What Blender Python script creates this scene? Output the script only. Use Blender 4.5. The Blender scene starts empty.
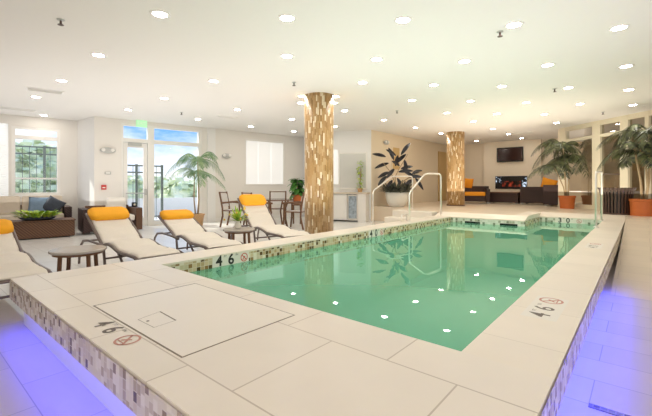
import bpy, bmesh, math, random
from mathutils import Matrix, Vector
random.seed(7)
sc = bpy.context.scene
COL = sc.collection
PI = math.pi
R = math.radians

# ------------------------------------------------------------------ layout
F, CX, HY, EYE = 372.0, 326.0, 185.0, 1.10       # survey of the place: focal (px), horizon, eye height
CEIL = 2.79
PLAT = 0.44                                       # raised lounge at the far end
DECK = 0.36                                       # pool deck
WATER = 0.235
PA = R(49.73)                                     # pool axis
WA = R(39.3)                                      # window wall axis
FAX = math.atan2(2.28, -0.28)                     # glazed wall axis


def floor_pt(x, y, z=0.0):
    d = (EYE - z) * F / (y - HY)
    return Vector(((x - CX) / F * d, d, z))


def ray_pt(x, y, d):
    return Vector(((x - CX) / F * d, d, EYE - (y - HY) / F * d))


def to_local(p, ang):
    c, s = math.cos(ang), math.sin(ang)
    return Vector((p[0] * c + p[1] * s, -p[0] * s + p[1] * c, p[2] if len(p) > 2 else 0))


def to_world(x, y, ang, z=0.0):
    c, s = math.cos(ang), math.sin(ang)
    return Vector((x * c - y * s, x * s + y * c, z))


def on_plane(x, y, ang, yoff):
    """point of a wall (local frame ang, plane local y = yoff) seen along a direction: local x, z, depth"""
    k = (x - CX) / F
    c, s = math.cos(ang), math.sin(ang)
    d = yoff / (-k * s + c)
    return (k * c + s) * d, EYE - (y - HY) / F * d, d


# ------------------------------------------------------------------ materials
def new_mat(name):
    m = bpy.data.materials.new(name)
    m.use_nodes = True
    nt = m.node_tree
    b = nt.nodes['Principled BSDF']
    return m, nt, b


def N(nt, t, **kw):
    n = nt.nodes.new(t)
    for k, v in kw.items():
        setattr(n, k, v)
    return n


def flat(name, col, rough=0.5, metal=0.0, noise=0.0, nscale=20.0, bump=0.0, spec=0.5):
    m, nt, b = new_mat(name)
    b.inputs['Roughness'].default_value = rough
    b.inputs['Metallic'].default_value = metal
    b.inputs['Specular IOR Level'].default_value = spec
    tc = N(nt, 'ShaderNodeTexCoord')
    nz = N(nt, 'ShaderNodeTexNoise')
    nz.inputs['Scale'].default_value = nscale
    nz.inputs['Detail'].default_value = 3
    nt.links.new(tc.outputs['Object'], nz.inputs['Vector'])
    mx = N(nt, 'ShaderNodeMix', data_type='RGBA')
    mx.inputs[6].default_value = tuple(max(0, c * (1 - noise)) for c in col) + (1,)
    mx.inputs[7].default_value = tuple(min(1, c * (1 + noise)) for c in col) + (1,)
    nt.links.new(nz.outputs['Fac'], mx.inputs[0])
    nt.links.new(mx.outputs[2], b.inputs['Base Color'])
    if bump:
        bp = N(nt, 'ShaderNodeBump')
        bp.inputs['Strength'].default_value = bump
        bp.inputs['Distance'].default_value = 0.01
        nt.links.new(nz.outputs['Fac'], bp.inputs['Height'])
        nt.links.new(bp.outputs['Normal'], b.inputs['Normal'])
    return m


def emit(name, col, strength):
    m, nt, b = new_mat(name)
    b.inputs['Base Color'].default_value = tuple(col) + (1,)
    b.inputs['Emission Color'].default_value = tuple(col) + (1,)
    b.inputs['Emission Strength'].default_value = strength
    return m


def tile_mat(name, col, mortar, w, h, off=(0, 0), offset=0.5, rough=0.3, swap=True, msize=0.004, var=0.03):
    m, nt, b = new_mat(name)
    b.inputs['Roughness'].default_value = rough
    tc = N(nt, 'ShaderNodeTexCoord')
    sx = N(nt, 'ShaderNodeSeparateXYZ')
    cx = N(nt, 'ShaderNodeCombineXYZ')
    nt.links.new(tc.outputs['Object'], sx.inputs[0])
    a1 = N(nt, 'ShaderNodeMath', operation='ADD')
    a2 = N(nt, 'ShaderNodeMath', operation='ADD')
    a1.inputs[1].default_value, a2.inputs[1].default_value = 50 * w + off[0], 50 * h + off[1]
    nt.links.new(sx.outputs['Y' if swap else 'X'], a1.inputs[0])
    nt.links.new(sx.outputs['X' if swap else 'Y'], a2.inputs[0])
    nt.links.new(a1.outputs[0], cx.inputs['X'])
    nt.links.new(a2.outputs[0], cx.inputs['Y'])
    br = N(nt, 'ShaderNodeTexBrick')
    br.offset = offset
    br.offset_frequency = 2
    br.inputs['Scale'].default_value = 1.0
    br.inputs['Mortar Size'].default_value = msize
    br.inputs['Mortar Smooth'].default_value = 0.3
    br.inputs['Brick Width'].default_value = w
    br.inputs['Row Height'].default_value = h
    br.inputs['Color1'].default_value = tuple(c * (1 - var) for c in col) + (1,)
    br.inputs['Color2'].default_value = tuple(min(1, c * (1 + var)) for c in col) + (1,)
    br.inputs['Mortar'].default_value = tuple(mortar) + (1,)
    nt.links.new(cx.outputs[0], br.inputs['Vector'])
    nz = N(nt, 'ShaderNodeTexNoise')
    nz.inputs['Scale'].default_value = 3.0
    nz.inputs['Detail'].default_value = 5
    nt.links.new(tc.outputs['Object'], nz.inputs['Vector'])
    mr = N(nt, 'ShaderNodeMapRange')
    mr.inputs['To Min'].default_value = 0.93
    mr.inputs['To Max'].default_value = 1.05
    nt.links.new(nz.outputs['Fac'], mr.inputs['Value'])
    mx = N(nt, 'ShaderNodeMix', data_type='RGBA', blend_type='MULTIPLY')
    mx.inputs[0].default_value = 1.0
    nt.links.new(br.outputs['Color'], mx.inputs[6])
    nt.links.new(mr.outputs[0], mx.inputs[7])
    nt.links.new(mx.outputs[2], b.inputs['Base Color'])
    return m


def mosaic(name, cw, ch, palette, grout, stagger=False, rough=0.25, metal=0.0, groutw=0.06, spec=0.5):
    """random coloured tiles on the UV map (metres); palette = [(position, colour)]"""
    m, nt, b = new_mat(name)
    b.inputs['Roughness'].default_value = rough
    b.inputs['Metallic'].default_value = metal
    b.inputs['Specular IOR Level'].default_value = spec
    uv = N(nt, 'ShaderNodeUVMap')
    sx = N(nt, 'ShaderNodeSeparateXYZ')
    nt.links.new(uv.outputs[0], sx.inputs[0])

    def M(op, a, bb=None, v=None):
        n = N(nt, 'ShaderNodeMath', operation=op)
        nt.links.new(a, n.inputs[0])
        if bb is not None:
            nt.links.new(bb, n.inputs[1])
        elif v is not None:
            n.inputs[1].default_value = v
        return n.outputs[0]
    x = M('DIVIDE', sx.outputs['X'], v=cw)
    y = M('DIVIDE', sx.outputs['Y'], v=ch)
    ix = M('FLOOR', x)
    if stagger:
        wn0 = N(nt, 'ShaderNodeTexWhiteNoise', noise_dimensions='1D')
        nt.links.new(ix, wn0.inputs['W'])
        y = M('ADD', y, wn0.outputs['Value'])
    iy = M('FLOOR', y)
    fx = M('FRACT', x)
    fy = M('FRACT', y)
    cb = N(nt, 'ShaderNodeCombineXYZ')
    nt.links.new(ix, cb.inputs[0])
    nt.links.new(iy, cb.inputs[1])
    wn = N(nt, 'ShaderNodeTexWhiteNoise', noise_dimensions='3D')
    nt.links.new(cb.outputs[0], wn.inputs['Vector'])
    rp = N(nt, 'ShaderNodeValToRGB')
    rp.color_ramp.interpolation = 'CONSTANT'
    els = rp.color_ramp.elements
    els[0].position, els[0].color = palette[0][0], tuple(palette[0][1]) + (1,)
    els[1].position, els[1].color = palette[1][0], tuple(palette[1][1]) + (1,)
    for p, c in palette[2:]:
        e = els.new(p)
        e.color = tuple(c) + (1,)
    nt.links.new(wn.outputs['Value'], rp.inputs[0])
    gy = groutw * cw / ch
    gx = M('LESS_THAN', fx, v=groutw)
    gyv = M('LESS_THAN', fy, v=gy)
    g = M('MAXIMUM', gx, gyv)
    mx = N(nt, 'ShaderNodeMix', data_type='RGBA')
    nt.links.new(g, mx.inputs[0])
    nt.links.new(rp.outputs[0], mx.inputs[6])
    mx.inputs[7].default_value = tuple(grout) + (1,)
    nt.links.new(mx.outputs[2], b.inputs['Base Color'])
    return m


def wicker(name, c1, c2):
    m, nt, b = new_mat(name)
    b.inputs['Roughness'].default_value = 0.45
    tc = N(nt, 'ShaderNodeTexCoord')
    w1 = N(nt, 'ShaderNodeTexWave', wave_type='BANDS', bands_direction='Z')
    w1.inputs['Scale'].default_value = 14
    w1.inputs['Distortion'].default_value = 1.0
    w2 = N(nt, 'ShaderNodeTexWave', wave_type='BANDS', bands_direction='DIAGONAL')
    w2.inputs['Scale'].default_value = 11
    for w in (w1, w2):
        nt.links.new(tc.outputs['Object'], w.inputs['Vector'])
    mu = N(nt, 'ShaderNodeMath', operation='MULTIPLY')
    nt.links.new(w1.outputs['Fac'], mu.inputs[0])
    nt.links.new(w2.outputs['Fac'], mu.inputs[1])
    mx = N(nt, 'ShaderNodeMix', data_type='RGBA')
    mx.inputs[6].default_value = tuple(c1) + (1,)
    mx.inputs[7].default_value = tuple(c2) + (1,)
    nt.links.new(mu.outputs[0], mx.inputs[0])
    nt.links.new(mx.outputs[2], b.inputs['Base Color'])
    bp = N(nt, 'ShaderNodeBump')
    bp.inputs['Strength'].default_value = 0.5
    bp.inputs['Distance'].default_value = 0.01
    nt.links.new(mu.outputs[0], bp.inputs['Height'])
    nt.links.new(bp.outputs['Normal'], b.inputs['Normal'])
    return m


def glassy(name, tint, refl=0.08, rough=0.0):
    m = bpy.data.materials.new(name)
    m.use_nodes = True
    nt = m.node_tree
    nt.nodes.remove(nt.nodes['Principled BSDF'])
    out = nt.nodes['Material Output']
    tr = N(nt, 'ShaderNodeBsdfTransparent')
    tr.inputs[0].default_value = tuple(tint) + (1,)
    gl = N(nt, 'ShaderNodeBsdfGlossy')
    gl.inputs['Roughness'].default_value = rough
    fr = N(nt, 'ShaderNodeLayerWeight')
    fr.inputs['Blend'].default_value = refl
    mx = N(nt, 'ShaderNodeMixShader')
    nt.links.new(fr.outputs['Fresnel'], mx.inputs[0])
    nt.links.new(tr.outputs[0], mx.inputs[1])
    nt.links.new(gl.outputs[0], mx.inputs[2])
    nt.links.new(mx.outputs[0], out.inputs[0])
    return m


def leaf_mat(name, c1, c2, rough=0.4, scale=6.0):
    m, nt, b = new_mat(name)
    b.inputs['Roughness'].default_value = rough
    tc = N(nt, 'ShaderNodeTexCoord')
    nz = N(nt, 'ShaderNodeTexNoise')
    nz.inputs['Scale'].default_value = scale
    nz.inputs['Detail'].default_value = 2
    nt.links.new(tc.outputs['Object'], nz.inputs['Vector'])
    rp = N(nt, 'ShaderNodeValToRGB')
    rp.color_ramp.elements[0].position, rp.color_ramp.elements[0].color = 0.35, tuple(c1) + (1,)
    rp.color_ramp.elements[1].position, rp.color_ramp.elements[1].color = 0.65, tuple(c2) + (1,)
    nt.links.new(nz.outputs['Fac'], rp.inputs[0])
    nt.links.new(rp.outputs[0], b.inputs['Base Color'])
    return m


def water_mat():
    m = bpy.data.materials.new('pool_water')
    m.use_nodes = True
    nt = m.node_tree
    nt.nodes.remove(nt.nodes['Principled BSDF'])
    out = nt.nodes['Material Output']
    tr = N(nt, 'ShaderNodeBsdfTransparent')
    tr.inputs[0].default_value = (0.76, 0.94, 0.86, 1)
    gl = N(nt, 'ShaderNodeBsdfGlossy')
    gl.inputs['Color'].default_value = (0.80, 0.95, 0.86, 1)
    gl.inputs['Roughness'].default_value = 0.015
    fr = N(nt, 'ShaderNodeFresnel')
    fr.inputs['IOR'].default_value = 1.42
    tc = N(nt, 'ShaderNodeTexCoord')
    nz = N(nt, 'ShaderNodeTexNoise')
    nz.inputs['Scale'].default_value = 2.2
    nz.inputs['Detail'].default_value = 1
    nt.links.new(tc.outputs['Object'], nz.inputs['Vector'])
    bp = N(nt, 'ShaderNodeBump')
    bp.inputs['Strength'].default_value = 0.06
    bp.inputs['Distance'].default_value = 0.03
    nt.links.new(nz.outputs['Fac'], bp.inputs['Height'])
    nt.links.new(bp.outputs['Normal'], gl.inputs['Normal'])
    df = N(nt, 'ShaderNodeBsdfDiffuse')
    df.inputs[0].default_value = (0.17, 0.62, 0.40, 1)
    body = N(nt, 'ShaderNodeMixShader')
    body.inputs[0].default_value = 0.55
    nt.links.new(tr.outputs[0], body.inputs[1])
    nt.links.new(df.outputs[0], body.inputs[2])
    mx = N(nt, 'ShaderNodeMixShader')
    nt.links.new(fr.outputs[0], mx.inputs[0])
    nt.links.new(body.outputs[0], mx.inputs[1])
    nt.links.new(gl.outputs[0], mx.inputs[2])
    nt.links.new(mx.outputs[0], out.inputs[0])
    return m


M = {}
M['ceiling'] = flat('ceiling_paint', (0.86, 0.835, 0.80), 0.7, noise=0.01)
M['wall'] = flat('wall_paint', (0.82, 0.785, 0.735), 0.7, noise=0.015, nscale=3)
M['wall_white'] = flat('wall_white', (0.86, 0.85, 0.83), 0.6, noise=0.01)
M['wall_tan'] = flat('wall_tan', (0.82, 0.70, 0.53), 0.7, noise=0.02, nscale=3)
M['wall_tv'] = flat('wall_tv', (0.86, 0.76, 0.62), 0.7, noise=0.02, nscale=3)
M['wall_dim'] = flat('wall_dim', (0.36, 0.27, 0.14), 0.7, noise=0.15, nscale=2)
M['trim'] = flat('white_trim', (0.86, 0.84, 0.80), 0.4, noise=0.01)
M['cream_frame'] = flat('cream_frame', (0.80, 0.73, 0.56), 0.4, noise=0.01)
M['door_tan'] = flat('door_tan', (0.62, 0.42, 0.18), 0.5, noise=0.06, nscale=8)
M['floor'] = tile_mat('floor_tile', (0.84, 0.82, 0.79), (0.62, 0.58, 0.56), 0.60, 0.30, (0.1, 0.12), rough=0.22, msize=0.003)
M['walkway'] = tile_mat('floor_tile_shaded', (0.58, 0.51, 0.46), (0.36, 0.32, 0.30), 0.60, 0.30, (0.1, 0.12), rough=0.55, msize=0.003)  # same floor tile, with the shade beside the deck put into the colour
M['platform'] = tile_mat('platform_tile', (0.78, 0.66, 0.52), (0.66, 0.55, 0.42), 0.60, 0.60, rough=0.3)
M['ramp'] = tile_mat('ramp_tile', (0.66, 0.55, 0.43), (0.5, 0.42, 0.34), 0.60, 0.30, (0.1, 0.12), rough=0.45, msize=0.003)
M['deck'] = tile_mat('deck_tile', (0.84, 0.76, 0.67), (0.56, 0.47, 0.39), 0.60, 0.565, (-0.52, -0.235), rough=0.35)
M['coping'] = tile_mat('coping_tile', (0.85, 0.765, 0.66), (0.70, 0.62, 0.52), 30.0, 0.565, (13.0, -0.80), offset=0.0, rough=0.35, msize=0.003)
M['hatch'] = flat('hatch_tile', (0.85, 0.78, 0.70), 0.35, noise=0.02, nscale=3)
M['seam'] = flat('dark_seam', (0.20, 0.15, 0.11), 0.6)
M['fascia'] = mosaic('fascia_mosaic', 0.034, 0.044, [(0.0, (0.74, 0.68, 0.58)), (0.26, (0.48, 0.40, 0.32)), (0.40, (0.82, 0.77, 0.68)),
             (0.58, (0.30, 0.23, 0.19)), (0.68, (0.60, 0.52, 0.43)), (0.80, (0.15, 0.11, 0.12)), (0.88, (0.66, 0.57, 0.45))], (0.76, 0.71, 0.62), stagger=True, groutw=0.08)
M['waterline'] = mosaic('waterline_mosaic', 0.045, 0.045, [(0.0, (0.70, 0.56, 0.36)), (0.28, (0.55, 0.40, 0.22)), (0.46, (0.66, 0.56, 0.38)),
             (0.62, (0.13, 0.07, 0.025)), (0.78, (0.34, 0.20, 0.08)), (0.90, (0.84, 0.76, 0.62))], (0.80, 0.71, 0.56), groutw=0.1)
M['waterline_far'] = mosaic('waterline_far_mosaic', 0.055, 0.055, [(0.0, (0.70, 0.72, 0.62)), (0.42, (0.80, 0.80, 0.72)), (0.62, (0.26, 0.27, 0.20)),
             (0.78, (0.45, 0.45, 0.34))], (0.80, 0.80, 0.72), groutw=0.1)
M['column'] = mosaic('column_mosaic', 0.027, 0.115, [(0.0, (0.44, 0.25, 0.085)), (0.24, (0.52, 0.31, 0.12)), (0.46, (0.34, 0.18, 0.055)), (0.62, (0.56, 0.37, 0.18)),
             (0.78, (0.90, 0.79, 0.58)), (0.90, (0.40, 0.22, 0.07))], (0.58, 0.41, 0.22), stagger=True, groutw=0.16, rough=0.3, metal=0.0)
M['basin'] = flat('pool_plaster', (0.58, 0.90, 0.80), 0.6, noise=0.03, nscale=2)
M['water'] = water_mat()
M['base'] = flat('deck_base', (0.74, 0.73, 0.76), 0.5)
M['led'] = emit('led_blue', (0.05, 0.07, 1.0), 36.0)
M['led_left'] = emit('led_blue_soft', (0.07, 0.08, 1.0), 26.0)
M['lamp'] = emit('downlight_lens', (1.0, 0.93, 0.83), 80.0)
M['chrome'] = flat('steel', (0.86, 0.83, 0.78), 0.35, 0.8)
M['bronze'] = flat('bronze_tube', (0.17, 0.13, 0.115), 0.4, 0.3)
M['brown_metal'] = flat('brown_slats', (0.075, 0.04, 0.028), 0.45)
M['sling'] = flat('sling_fabric', (0.79, 0.725, 0.645), 0.8, noise=0.06, nscale=60)
M['orange'] = flat('orange_cloth', (0.95, 0.42, 0.015), 0.8, noise=0.08, nscale=12, bump=0.2)
M['orange_dark'] = flat('orange_cushion', (0.93, 0.36, 0.02), 0.8, noise=0.05)
M['beige_cushion'] = flat('beige_cushion', (0.66, 0.57, 0.46), 0.85, noise=0.05, nscale=30)
M['white_cushion'] = flat('white_cushion', (0.82, 0.78, 0.72), 0.85, noise=0.03)
M['blue_cushion'] = flat('blue_grey_cushion', (0.20, 0.29, 0.40), 0.85, noise=0.2)
M['dark_cushion'] = flat('charcoal_cushion', (0.05, 0.06, 0.08), 0.85, noise=0.3)
M['wicker'] = wicker('brown_wicker', (0.075, 0.030, 0.013), (0.24, 0.11, 0.045))
M['wicker_dark'] = wicker('dark_wicker', (0.018, 0.006, 0.005), (0.075, 0.020, 0.014))
M['stone_top'] = flat('table_top', (0.44, 0.39, 0.35), 0.25, noise=0.12, nscale=14)
M['wood_dark'] = flat('dark_wood', (0.16, 0.075, 0.035), 0.4, noise=0.2)
M['mesh_white'] = flat('white_mesh', (0.76, 0.74, 0.72), 0.8)
M['glass'] = glassy('window_glass', (0.96, 0.98, 0.98), 0.12)
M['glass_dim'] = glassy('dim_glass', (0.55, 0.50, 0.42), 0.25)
M['glass_table'] = glassy('table_glass', (0.72, 0.78, 0.76), 0.35)
M['blind'] = emit('blind_daylight_glow', (0.84, 0.84, 0.83), 0.36)  # daylight behind the blinds put in as their own glow
M['mirror'] = flat('mirror', (0.74, 0.74, 0.70), 0.12, 0.15)  # pale reflection of the room put into the base colour
M['terracotta'] = flat('terracotta', (0.56, 0.14, 0.03), 0.5, noise=0.15, nscale=8)
M['basket'] = wicker('tan_basket', (0.50, 0.28, 0.12), (0.74, 0.50, 0.27))
M['soil'] = flat('soil', (0.06, 0.04, 0.025), 0.9, noise=0.4, nscale=40)
M['white_pot'] = flat('white_pot', (0.82, 0.78, 0.70), 0.35, noise=0.02)
M['palm_light'] = leaf_mat('palm_leaf_light', (0.07, 0.20, 0.08), (0.30, 0.42, 0.20))
M['palm_dark'] = leaf_mat('palm_leaf_dark', (0.005, 0.011, 0.006), (0.13, 0.15, 0.055), 0.45, 13)
M['rubber_leaf'] = leaf_mat('rubber_leaf', (0.004, 0.004, 0.008), (0.016, 0.015, 0.024), 0.3)
M['fig_leaf'] = leaf_mat('fig_leaf', (0.02, 0.10, 0.015), (0.12, 0.32, 0.06), 0.3)
M['under_leaf'] = leaf_mat('planter_leaf', (0.012, 0.018, 0.02), (0.13, 0.14, 0.10), 0.5, 14)
M['lime_leaf'] = leaf_mat('lime_leaf', (0.16, 0.36, 0.03), (0.66, 0.76, 0.08), 0.5, 9)
M['trunk'] = flat('palm_trunk', (0.40, 0.29, 0.17), 0.8, noise=0.25, nscale=25)
M['flower'] = flat('yellow_petals', (0.80, 0.55, 0.10), 0.7)
M['tree_leaf'] = leaf_mat('tree_leaf', (0.60, 0.68, 0.42), (0.88, 0.90, 0.72), 0.8, 1.5)
M['fence'] = flat('fence_metal', (0.13, 0.15, 0.13), 0.5)
M['outdoor'] = flat('outdoor_paving', (0.72, 0.71, 0.68), 0.8, noise=0.04)
M['black'] = flat('black_plastic', (0.012, 0.012, 0.014), 0.25)
M['screen'] = flat('dark_screen', (0.03, 0.012, 0.012), 0.12)


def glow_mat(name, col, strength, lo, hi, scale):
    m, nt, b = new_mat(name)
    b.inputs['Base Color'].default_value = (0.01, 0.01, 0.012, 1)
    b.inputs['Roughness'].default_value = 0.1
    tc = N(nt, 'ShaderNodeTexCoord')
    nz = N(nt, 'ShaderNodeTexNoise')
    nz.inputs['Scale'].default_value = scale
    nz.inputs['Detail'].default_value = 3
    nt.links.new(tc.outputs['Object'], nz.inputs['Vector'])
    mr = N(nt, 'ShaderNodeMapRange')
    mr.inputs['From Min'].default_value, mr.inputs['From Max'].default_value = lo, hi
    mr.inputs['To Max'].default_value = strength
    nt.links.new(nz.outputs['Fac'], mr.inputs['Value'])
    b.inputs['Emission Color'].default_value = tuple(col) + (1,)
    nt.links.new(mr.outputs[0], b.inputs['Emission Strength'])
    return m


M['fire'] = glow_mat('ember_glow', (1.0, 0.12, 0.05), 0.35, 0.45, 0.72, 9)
M['glass_reflection'] = glow_mat('painted_glass_reflection', (0.70, 0.82, 1.0), 1.1, 0.52, 0.62, 12)  # pale reflections on the fireplace glass, painted as noisy emission
M['red'] = flat('red_plastic', (0.62, 0.06, 0.05), 0.4)
M['exit'] = emit('exit_green', (0.42, 0.78, 0.46), 0.45)
M['fixture'] = flat('grey_fixture', (0.50, 0.50, 0.48), 0.4)
M['ink'] = flat('black_ink', (0.02, 0.018, 0.016), 0.5)
M['ink_brown'] = flat('worn_ink', (0.13, 0.10, 0.075), 0.5)
M['ink_red'] = flat('red_ink', (0.60, 0.06, 0.04), 0.5)
M['ink_red_faded'] = flat('faded_red_ink', (0.56, 0.25, 0.19), 0.5)
M['marker_tile'] = flat('marker_tile', (0.84, 0.79, 0.72), 0.35)
M['drain'] = mosaic('drain_grate', 0.03, 0.03, [(0, (0.05, 0.04, 0.14)), (0.5, (0.10, 0.09, 0.24))], (0.16, 0.14, 0.32), groutw=0.2)
M['white_step'] = flat('white_step', (0.82, 0.76, 0.67), 0.5)


# ------------------------------------------------------------------ mesh helpers
class MB:
    def __init__(s):
        s.v, s.f, s.uv = [], [], {}

    def add(s, vs, fs, uvs=None):
        o = len(s.v)
        s.v += [tuple(v) for v in vs]
        for i, f in enumerate(fs):
            if uvs:
                s.uv[len(s.f)] = uvs[i]
            s.f.append([o + k for k in f])

    def box(s, c, d, rz=0.0, mat=None):
        x, y, z = d[0] / 2, d[1] / 2, d[2] / 2
        m = Matrix.Translation(c) @ Matrix.Rotation(rz, 4, 'Z')
        if mat is not None:
            m = Matrix.Translation(c) @ mat.to_4x4()
        vs = [m @ Vector(p) for p in ((-x, -y, -z), (x, -y, -z), (x, y, -z), (-x, y, -z), (-x, -y, z), (x, -y, z), (x, y, z), (-x, y, z))]
        s.add(vs, [(3, 2, 1, 0), (4, 5, 6, 7), (0, 1, 5, 4), (1, 2, 6, 5), (2, 3, 7, 6), (3, 0, 4, 7)])
        return s

    def bb(s, a, b):
        return s.box([(a[i] + b[i]) / 2 for i in range(3)], [abs(b[i] - a[i]) for i in range(3)])

    def quad(s, a, b, c, d, uv=None):
        s.add([a, b, c, d], [(0, 1, 2, 3)], [uv] if uv else None)
        return s

    def prism(s, poly, z0, z1):
        n = len(poly)
        vs = [(p[0], p[1], z0) for p in poly] + [(p[0], p[1], z1) for p in poly]
        fs = [tuple(range(n - 1, -1, -1)), tuple(range(n, 2 * n))]
        fs += [(i, (i + 1) % n, n + (i + 1) % n, n + i) for i in range(n)]
        s.add(vs, fs)
        return s

    def tube(s, pts, r, n=8, closed=False):
        pts = [Vector(p) for p in pts]
        k = len(pts)
        rs = r if isinstance(r, (list, tuple)) else [r] * k
        up = None
        vs = []
        for i, p in enumerate(pts):
            if closed:
                t = pts[(i + 1) % k] - pts[i - 1]
            else:
                t = pts[min(i + 1, k - 1)] - pts[max(i - 1, 0)]
            t.normalize()
            if up is None:
                up = Vector((0, 0, 1)) if abs(t.z) < 0.9 else Vector((1, 0, 0))
            a = t.cross(up)
            if a.length < 1e-6:
                a = t.orthogonal()
            a.normalize()
            bq = a.cross(t).normalized()
            up = bq
            for j in range(n):
                an = 2 * PI * j / n
                vs.append(p + (a * math.cos(an) + bq * math.sin(an)) * rs[i])
        fs = []
        for i in range(k if closed else k - 1):
            i2 = (i + 1) % k
            for j in range(n):
                j2 = (j + 1) % n
                fs.append((i * n + j, i * n + j2, i2 * n + j2, i2 * n + j))
        if not closed:
            fs.append(tuple(range(n - 1, -1, -1)))
            fs.append(tuple((k - 1) * n + j for j in range(n)))
        s.add(vs, fs)
        return s

    def lathe(s, prof, n=32, c=(0, 0, 0), caps=True, uv=False):
        vs, fs, uvs = [], [], []
        for (r, z) in prof:
            for j in range(n):
                a = 2 * PI * j / n
                vs.append((c[0] + r * math.cos(a), c[1] + r * math.sin(a), c[2] + z))
        for i in range(len(prof) - 1):
            for j in range(n):
                j2 = (j + 1) % n
                fs.append((i * n + j, i * n + j2, (i + 1) * n + j2, (i + 1) * n + j))
                ra = max(prof[i][0], prof[i + 1][0])
                u0, u1 = ra * 2 * PI * j / n, ra * 2 * PI * (j + 1) / n
                uvs.append(((u0, prof[i][1]), (u1, prof[i][1]), (u1, prof[i + 1][1]), (u0, prof[i + 1][1])))
        if caps:
            fs.append(tuple(range(n - 1, -1, -1)))
            uvs.append([(0, 0)] * n)
            fs.append(tuple((len(prof) - 1) * n + j for j in range(n)))
            uvs.append([(0, 0)] * n)
        s.add(vs, fs, uvs if uv else None)
        return s

    def ball(s, c, r, n=10, m=6, mat=None):
        rx, ry, rz = (r, r, r) if not isinstance(r, (tuple, list)) else r
        vs, fs = [], []
        mt = mat if mat is not None else Matrix.Identity(3)
        for i in range(m + 1):
            th = PI * i / m
            for j in range(n):
                a = 2 * PI * j / n
                p = mt @ Vector((rx * math.sin(th) * math.cos(a), ry * math.sin(th) * math.sin(a), -rz * math.cos(th)))
                vs.append(Vector(c) + p)
        for i in range(m):
            for j in range(n):
                j2 = (j + 1) % n
                fs.append((i * n + j, i * n + j2, (i + 1) * n + j2, (i + 1) * n + j))
        s.add(vs, fs)
        return s

    def build(s, name, mat, parent=None, smooth=False, bevel=0.0, seg=2, loc=None, rz=0.0):
        me = bpy.data.meshes.new(name)
        me.from_pydata(s.v, [], s.f)
        if s.uv:
            ul = me.uv_layers.new(name='UVMap')
            for i, p in enumerate(me.polygons):
                u = s.uv.get(i)
                if u:
                    for k, li in enumerate(p.loop_indices):
                        ul.data[li].uv = u[k]
        bm = bmesh.new()
        bm.from_mesh(me)
        bmesh.ops.remove_doubles(bm, verts=bm.verts, dist=1e-5)
        bm.to_mesh(me)
        bm.free()
        me.materials.append(mat)
        if smooth:
            for p in me.polygons:
                p.use_smooth = True
        o = bpy.data.objects.new(name, me)
        COL.objects.link(o)
        if parent:
            o.parent = parent
        if loc is not None:
            o.location = loc
        if rz:
            o.rotation_euler.z = rz
        if bevel:
            md = o.modifiers.new('bevel', 'BEVEL')
            md.width = bevel
            md.segments = seg
            md.limit_method = 'ANGLE'
        return o


def tag(o, label, cat, group=None, kind=None):
    o['label'] = label
    o['category'] = cat
    if group:
        o['group'] = group
    if kind:
        o['kind'] = kind
    return o


def thing(name, label, cat, loc=(0, 0, 0), rz=0.0, group=None, kind=None):
    o = bpy.data.objects.new(name, None)
    o.empty_display_size = 0.1
    COL.objects.link(o)
    o.location = loc
    o.rotation_euler.z = rz
    return tag(o, label, cat, group, kind)


def struct(o):
    o['kind'] = 'structure'
    return o


def dup(root, loc, rz, label=None):
    r = root.copy()
    COL.objects.link(r)
    r.location = loc
    r.rotation_euler = (0, 0, rz)
    if label:
        r['label'] = label
    for ch in list(root.children):
        c = ch.copy()
        COL.objects.link(c)
        c.parent = r
        for g in list(ch.children):
            d = g.copy()
            COL.objects.link(d)
            d.parent = c
    return r


def holed_wall(mb, x0, x1, z0, z1, y0, y1, holes):
    xs = sorted({x0, x1, *[h[0] for h in holes], *[h[1] for h in holes]})
    zs = sorted({z0, z1, *[h[2] for h in holes], *[h[3] for h in holes]})
    for i in range(len(xs) - 1):
        for k in range(len(zs) - 1):
            cx, cz = (xs[i] + xs[i + 1]) / 2, (zs[k] + zs[k + 1]) / 2
            if any(h[0] < cx < h[1] and h[2] < cz < h[3] for h in holes):
                continue
            mb.bb((xs[i], y0, zs[k]), (xs[i + 1], y1, zs[k + 1]))
    return mb


BOLD = [0.012]


def text_faces(body, size):
    cu = bpy.data.curves.new('txt', 'FONT')
    cu.body = body
    cu.size = size
    cu.align_x = 'CENTER'
    cu.align_y = 'CENTER'
    cu.offset = size * BOLD[0]
    ob = bpy.data.objects.new('txt', cu)
    COL.objects.link(ob)
    dg = bpy.context.evaluated_depsgraph_get()
    dg.update()
    me = bpy.data.meshes.new_from_object(ob.evaluated_get(dg))
    vs = [v.co.copy() for v in me.vertices]
    fs = [tuple(p.vertices) for p in me.polygons]
    bpy.data.objects.remove(ob)
    bpy.data.curves.remove(cu)
    bpy.data.meshes.remove(me)
    return vs, fs


def frame_mat(origin, right, up):
    right, up = Vector(right).normalized(), Vector(up).normalized()
    n = right.cross(up)
    m = Matrix((right, up, n)).transposed().to_4x4()
    m.translation = Vector(origin)
    return m


def add_text(mb, body, size, fm, off=(0, 0), sx=1.0):
    vs, fs = text_faces(body, size)
    mb.add([fm @ Vector((v.x * sx + off[0], v.y + off[1], 0.0)) for v in vs], fs)


def add_ring(mb, fm, off, r0, r1, n=28):
    vs = []
    for j in range(n):
        a = 2 * PI * j / n
        vs.append(fm @ Vector((off[0] + r0 * math.cos(a), off[1] + r0 * math.sin(a), 0)))
        vs.append(fm @ Vector((off[0] + r1 * math.cos(a), off[1] + r1 * math.sin(a), 0)))
    mb.add(vs, [(2 * j, 2 * j + 1, 2 * ((j + 1) % n) + 1, 2 * ((j + 1) % n)) for j in range(n)])


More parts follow.
